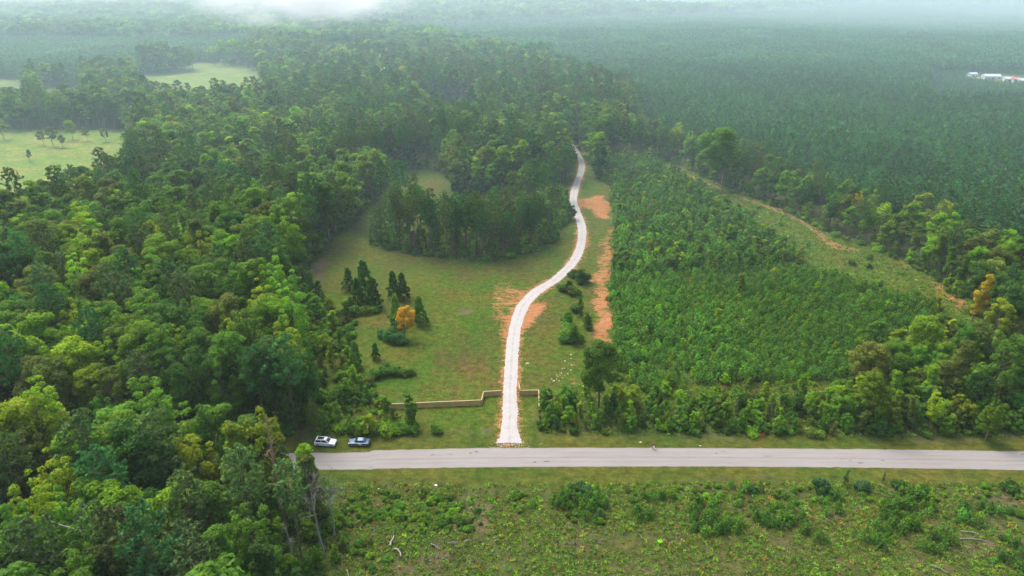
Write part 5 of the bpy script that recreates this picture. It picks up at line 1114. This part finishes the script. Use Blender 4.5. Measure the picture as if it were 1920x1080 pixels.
# ------------------------------------------------------------------ labels that single out each plant
LM = [(612, 829, 'the parked white car'), (674, 829, 'the parked blue car'), (515, 880, 'the reddish dead trunk'), (605, 960, 'the bare fanned tree'), (158, 975, 'the pale forked snag'), (548, 1020, 'the short pale snag'),
      (225, 800, 'the broad bright hardwood'), (65, 850, 'the left-edge yellow pair'), (345, 800, 'the slim yellow-green tree'), (485, 770, 'the tall yellow-green tree'), (480, 540, 'the tall lime-yellow tree'), (438, 590, 'the two golden crowns'), (535, 600, 'the yellow-tinged fringe tree'), (420, 315, 'the pale thinning crown'), (130, 570, 'the lone lime tree'), (290, 450, 'the domed bright tree'), (572, 280, 'the yellowish ridge tree'), (60, 290, 'the far pasture'), (750, 525, 'the touching conifer pair'), (686, 520, 'the spired conifer'), (758, 600, 'the golden clearing tree'), (740, 700, 'the low bush row'), (780, 335, 'the small back clearing'), (860, 420, 'the pine clump'), (1090, 340, 'the upper drive bend'), (1115, 390, 'the big red clay patch'), (1085, 440, 'the middle drive curve'), (1080, 540, 'the big grey-green bush'), (1070, 620, 'the tight bush group'), (1060, 700, 'the pale rubble line'), (810, 755, 'the long fence'), (992, 740, 'the short fence'), (1122, 700, 'the leafy roadside hardwood'), (1224, 830, 'the person in red'), (1428, 815, 'the red crate'), (1437, 770, 'the pale dead sapling'), (1368, 270, 'the huge round tree'), (1434, 310, 'the thin brownish tree'), (1617, 370, 'the golden-topped belt tree'), (1850, 540, 'the right-edge golden tree'), (1745, 615, 'the pale bright corner tree'), (1650, 665, 'the olive open-crowned tree'), (1890, 650, 'the tall right-edge tree'), (1805, 660, 'the grey-limbed olive tree'), (1876, 760, 'the bright pale-stemmed tree'), (1580, 895, 'the slim bluish sapling'), (1540, 450, 'the middle of the dirt track'), (1350, 355, 'the top of the dirt track'), (1775, 560, 'the dirt track end'), (818, 910, 'the white litter bag'), (742, 1025, 'the two pale logs'), (1090, 915, 'the blue-green brush bush'), (1570, 965, 'the bare patch'), (1800, 1005, 'the grey slash patch'), (1470, 1010, 'the bare lower-right streak'), (1300, 560, 'the young pine field centre'), (1500, 620, 'the lower young pine field'), (1090, 250, 'the top of the drive'), (985, 175, 'the pale round tree')]
LMX = np.array([(a, b) for a, b, _ in LM], float)
ORD = ['nearest', 'second', 'third', 'fourth', 'fifth', 'sixth', 'seventh', 'eighth', 'ninth', 'tenth', 'eleventh', 'twelfth', 'thirteenth', 'fourteenth', 'fifteenth', 'sixteenth', 'seventeenth', 'eighteenth', 'nineteenth', 'twentieth']
NOUN = dict(hardwood_tree='hardwood', pine_tree='tall pine', sapling='sapling', shrub='bush', young_pine='young pine', plantation_pine='plantation pine', conifer='conifer')
HGT = dict(hardwood_tree=15, pine_tree=17, sapling=4, shrub=.7, young_pine=1, plantation_pine=7, conifer=5)
slots = {}
for r_ in REG:
    if r_['label']: continue
    ax, ay = g2px(np.array([r_['x']]), np.array([r_['y']]), HGT[r_['name']]); ax, ay = float(ax[0]), float(ay[0])
    d = np.hypot(LMX[:, 0] - ax, (LMX[:, 1] - ay) * 1.5); i = int(np.argmin(d)); dx, dy = ax - LMX[i, 0], (ay - LMX[i, 1]) * 1.5
    rel = ('right of' if dx > 0 else 'left of') if abs(dx) > abs(dy) else ('below' if dy > 0 else 'above')
    sz_ = '' if r_['name'] not in ('young_pine', 'plantation_pine', 'sapling', 'shrub') else 'small ' if r_['s'] < {'young_pine': .6, 'plantation_pine': .9, 'sapling': .6, 'shrub': .7}[r_['name']] else 'big ' if r_['s'] > {'young_pine': .85, 'plantation_pine': 1.02, 'sapling': .85, 'shrub': 1.0}[r_['name']] else ''
    slots.setdefault((r_['name'], sz_ + r_['col'], i, rel), []).append((float(d[i]), r_))
for (nm, cn, i, rel), lst in slots.items():
    lst.sort(key=lambda t: t[0])
    for k_, (_, r_) in enumerate(lst):
        noun = NOUN[nm]
        if len(lst) == 1: r_['o']['label'] = 'only %s %s %s %s' % (cn, noun, rel, LM[i][2])
        elif k_ < len(ORD): r_['o']['label'] = '%s %s %s %s %s' % (ORD[k_], cn, noun, rel, LM[i][2])
        else: r_['o']['label'] = '%s %s in the stand well %s %s' % (cn, noun, rel, LM[i][2])
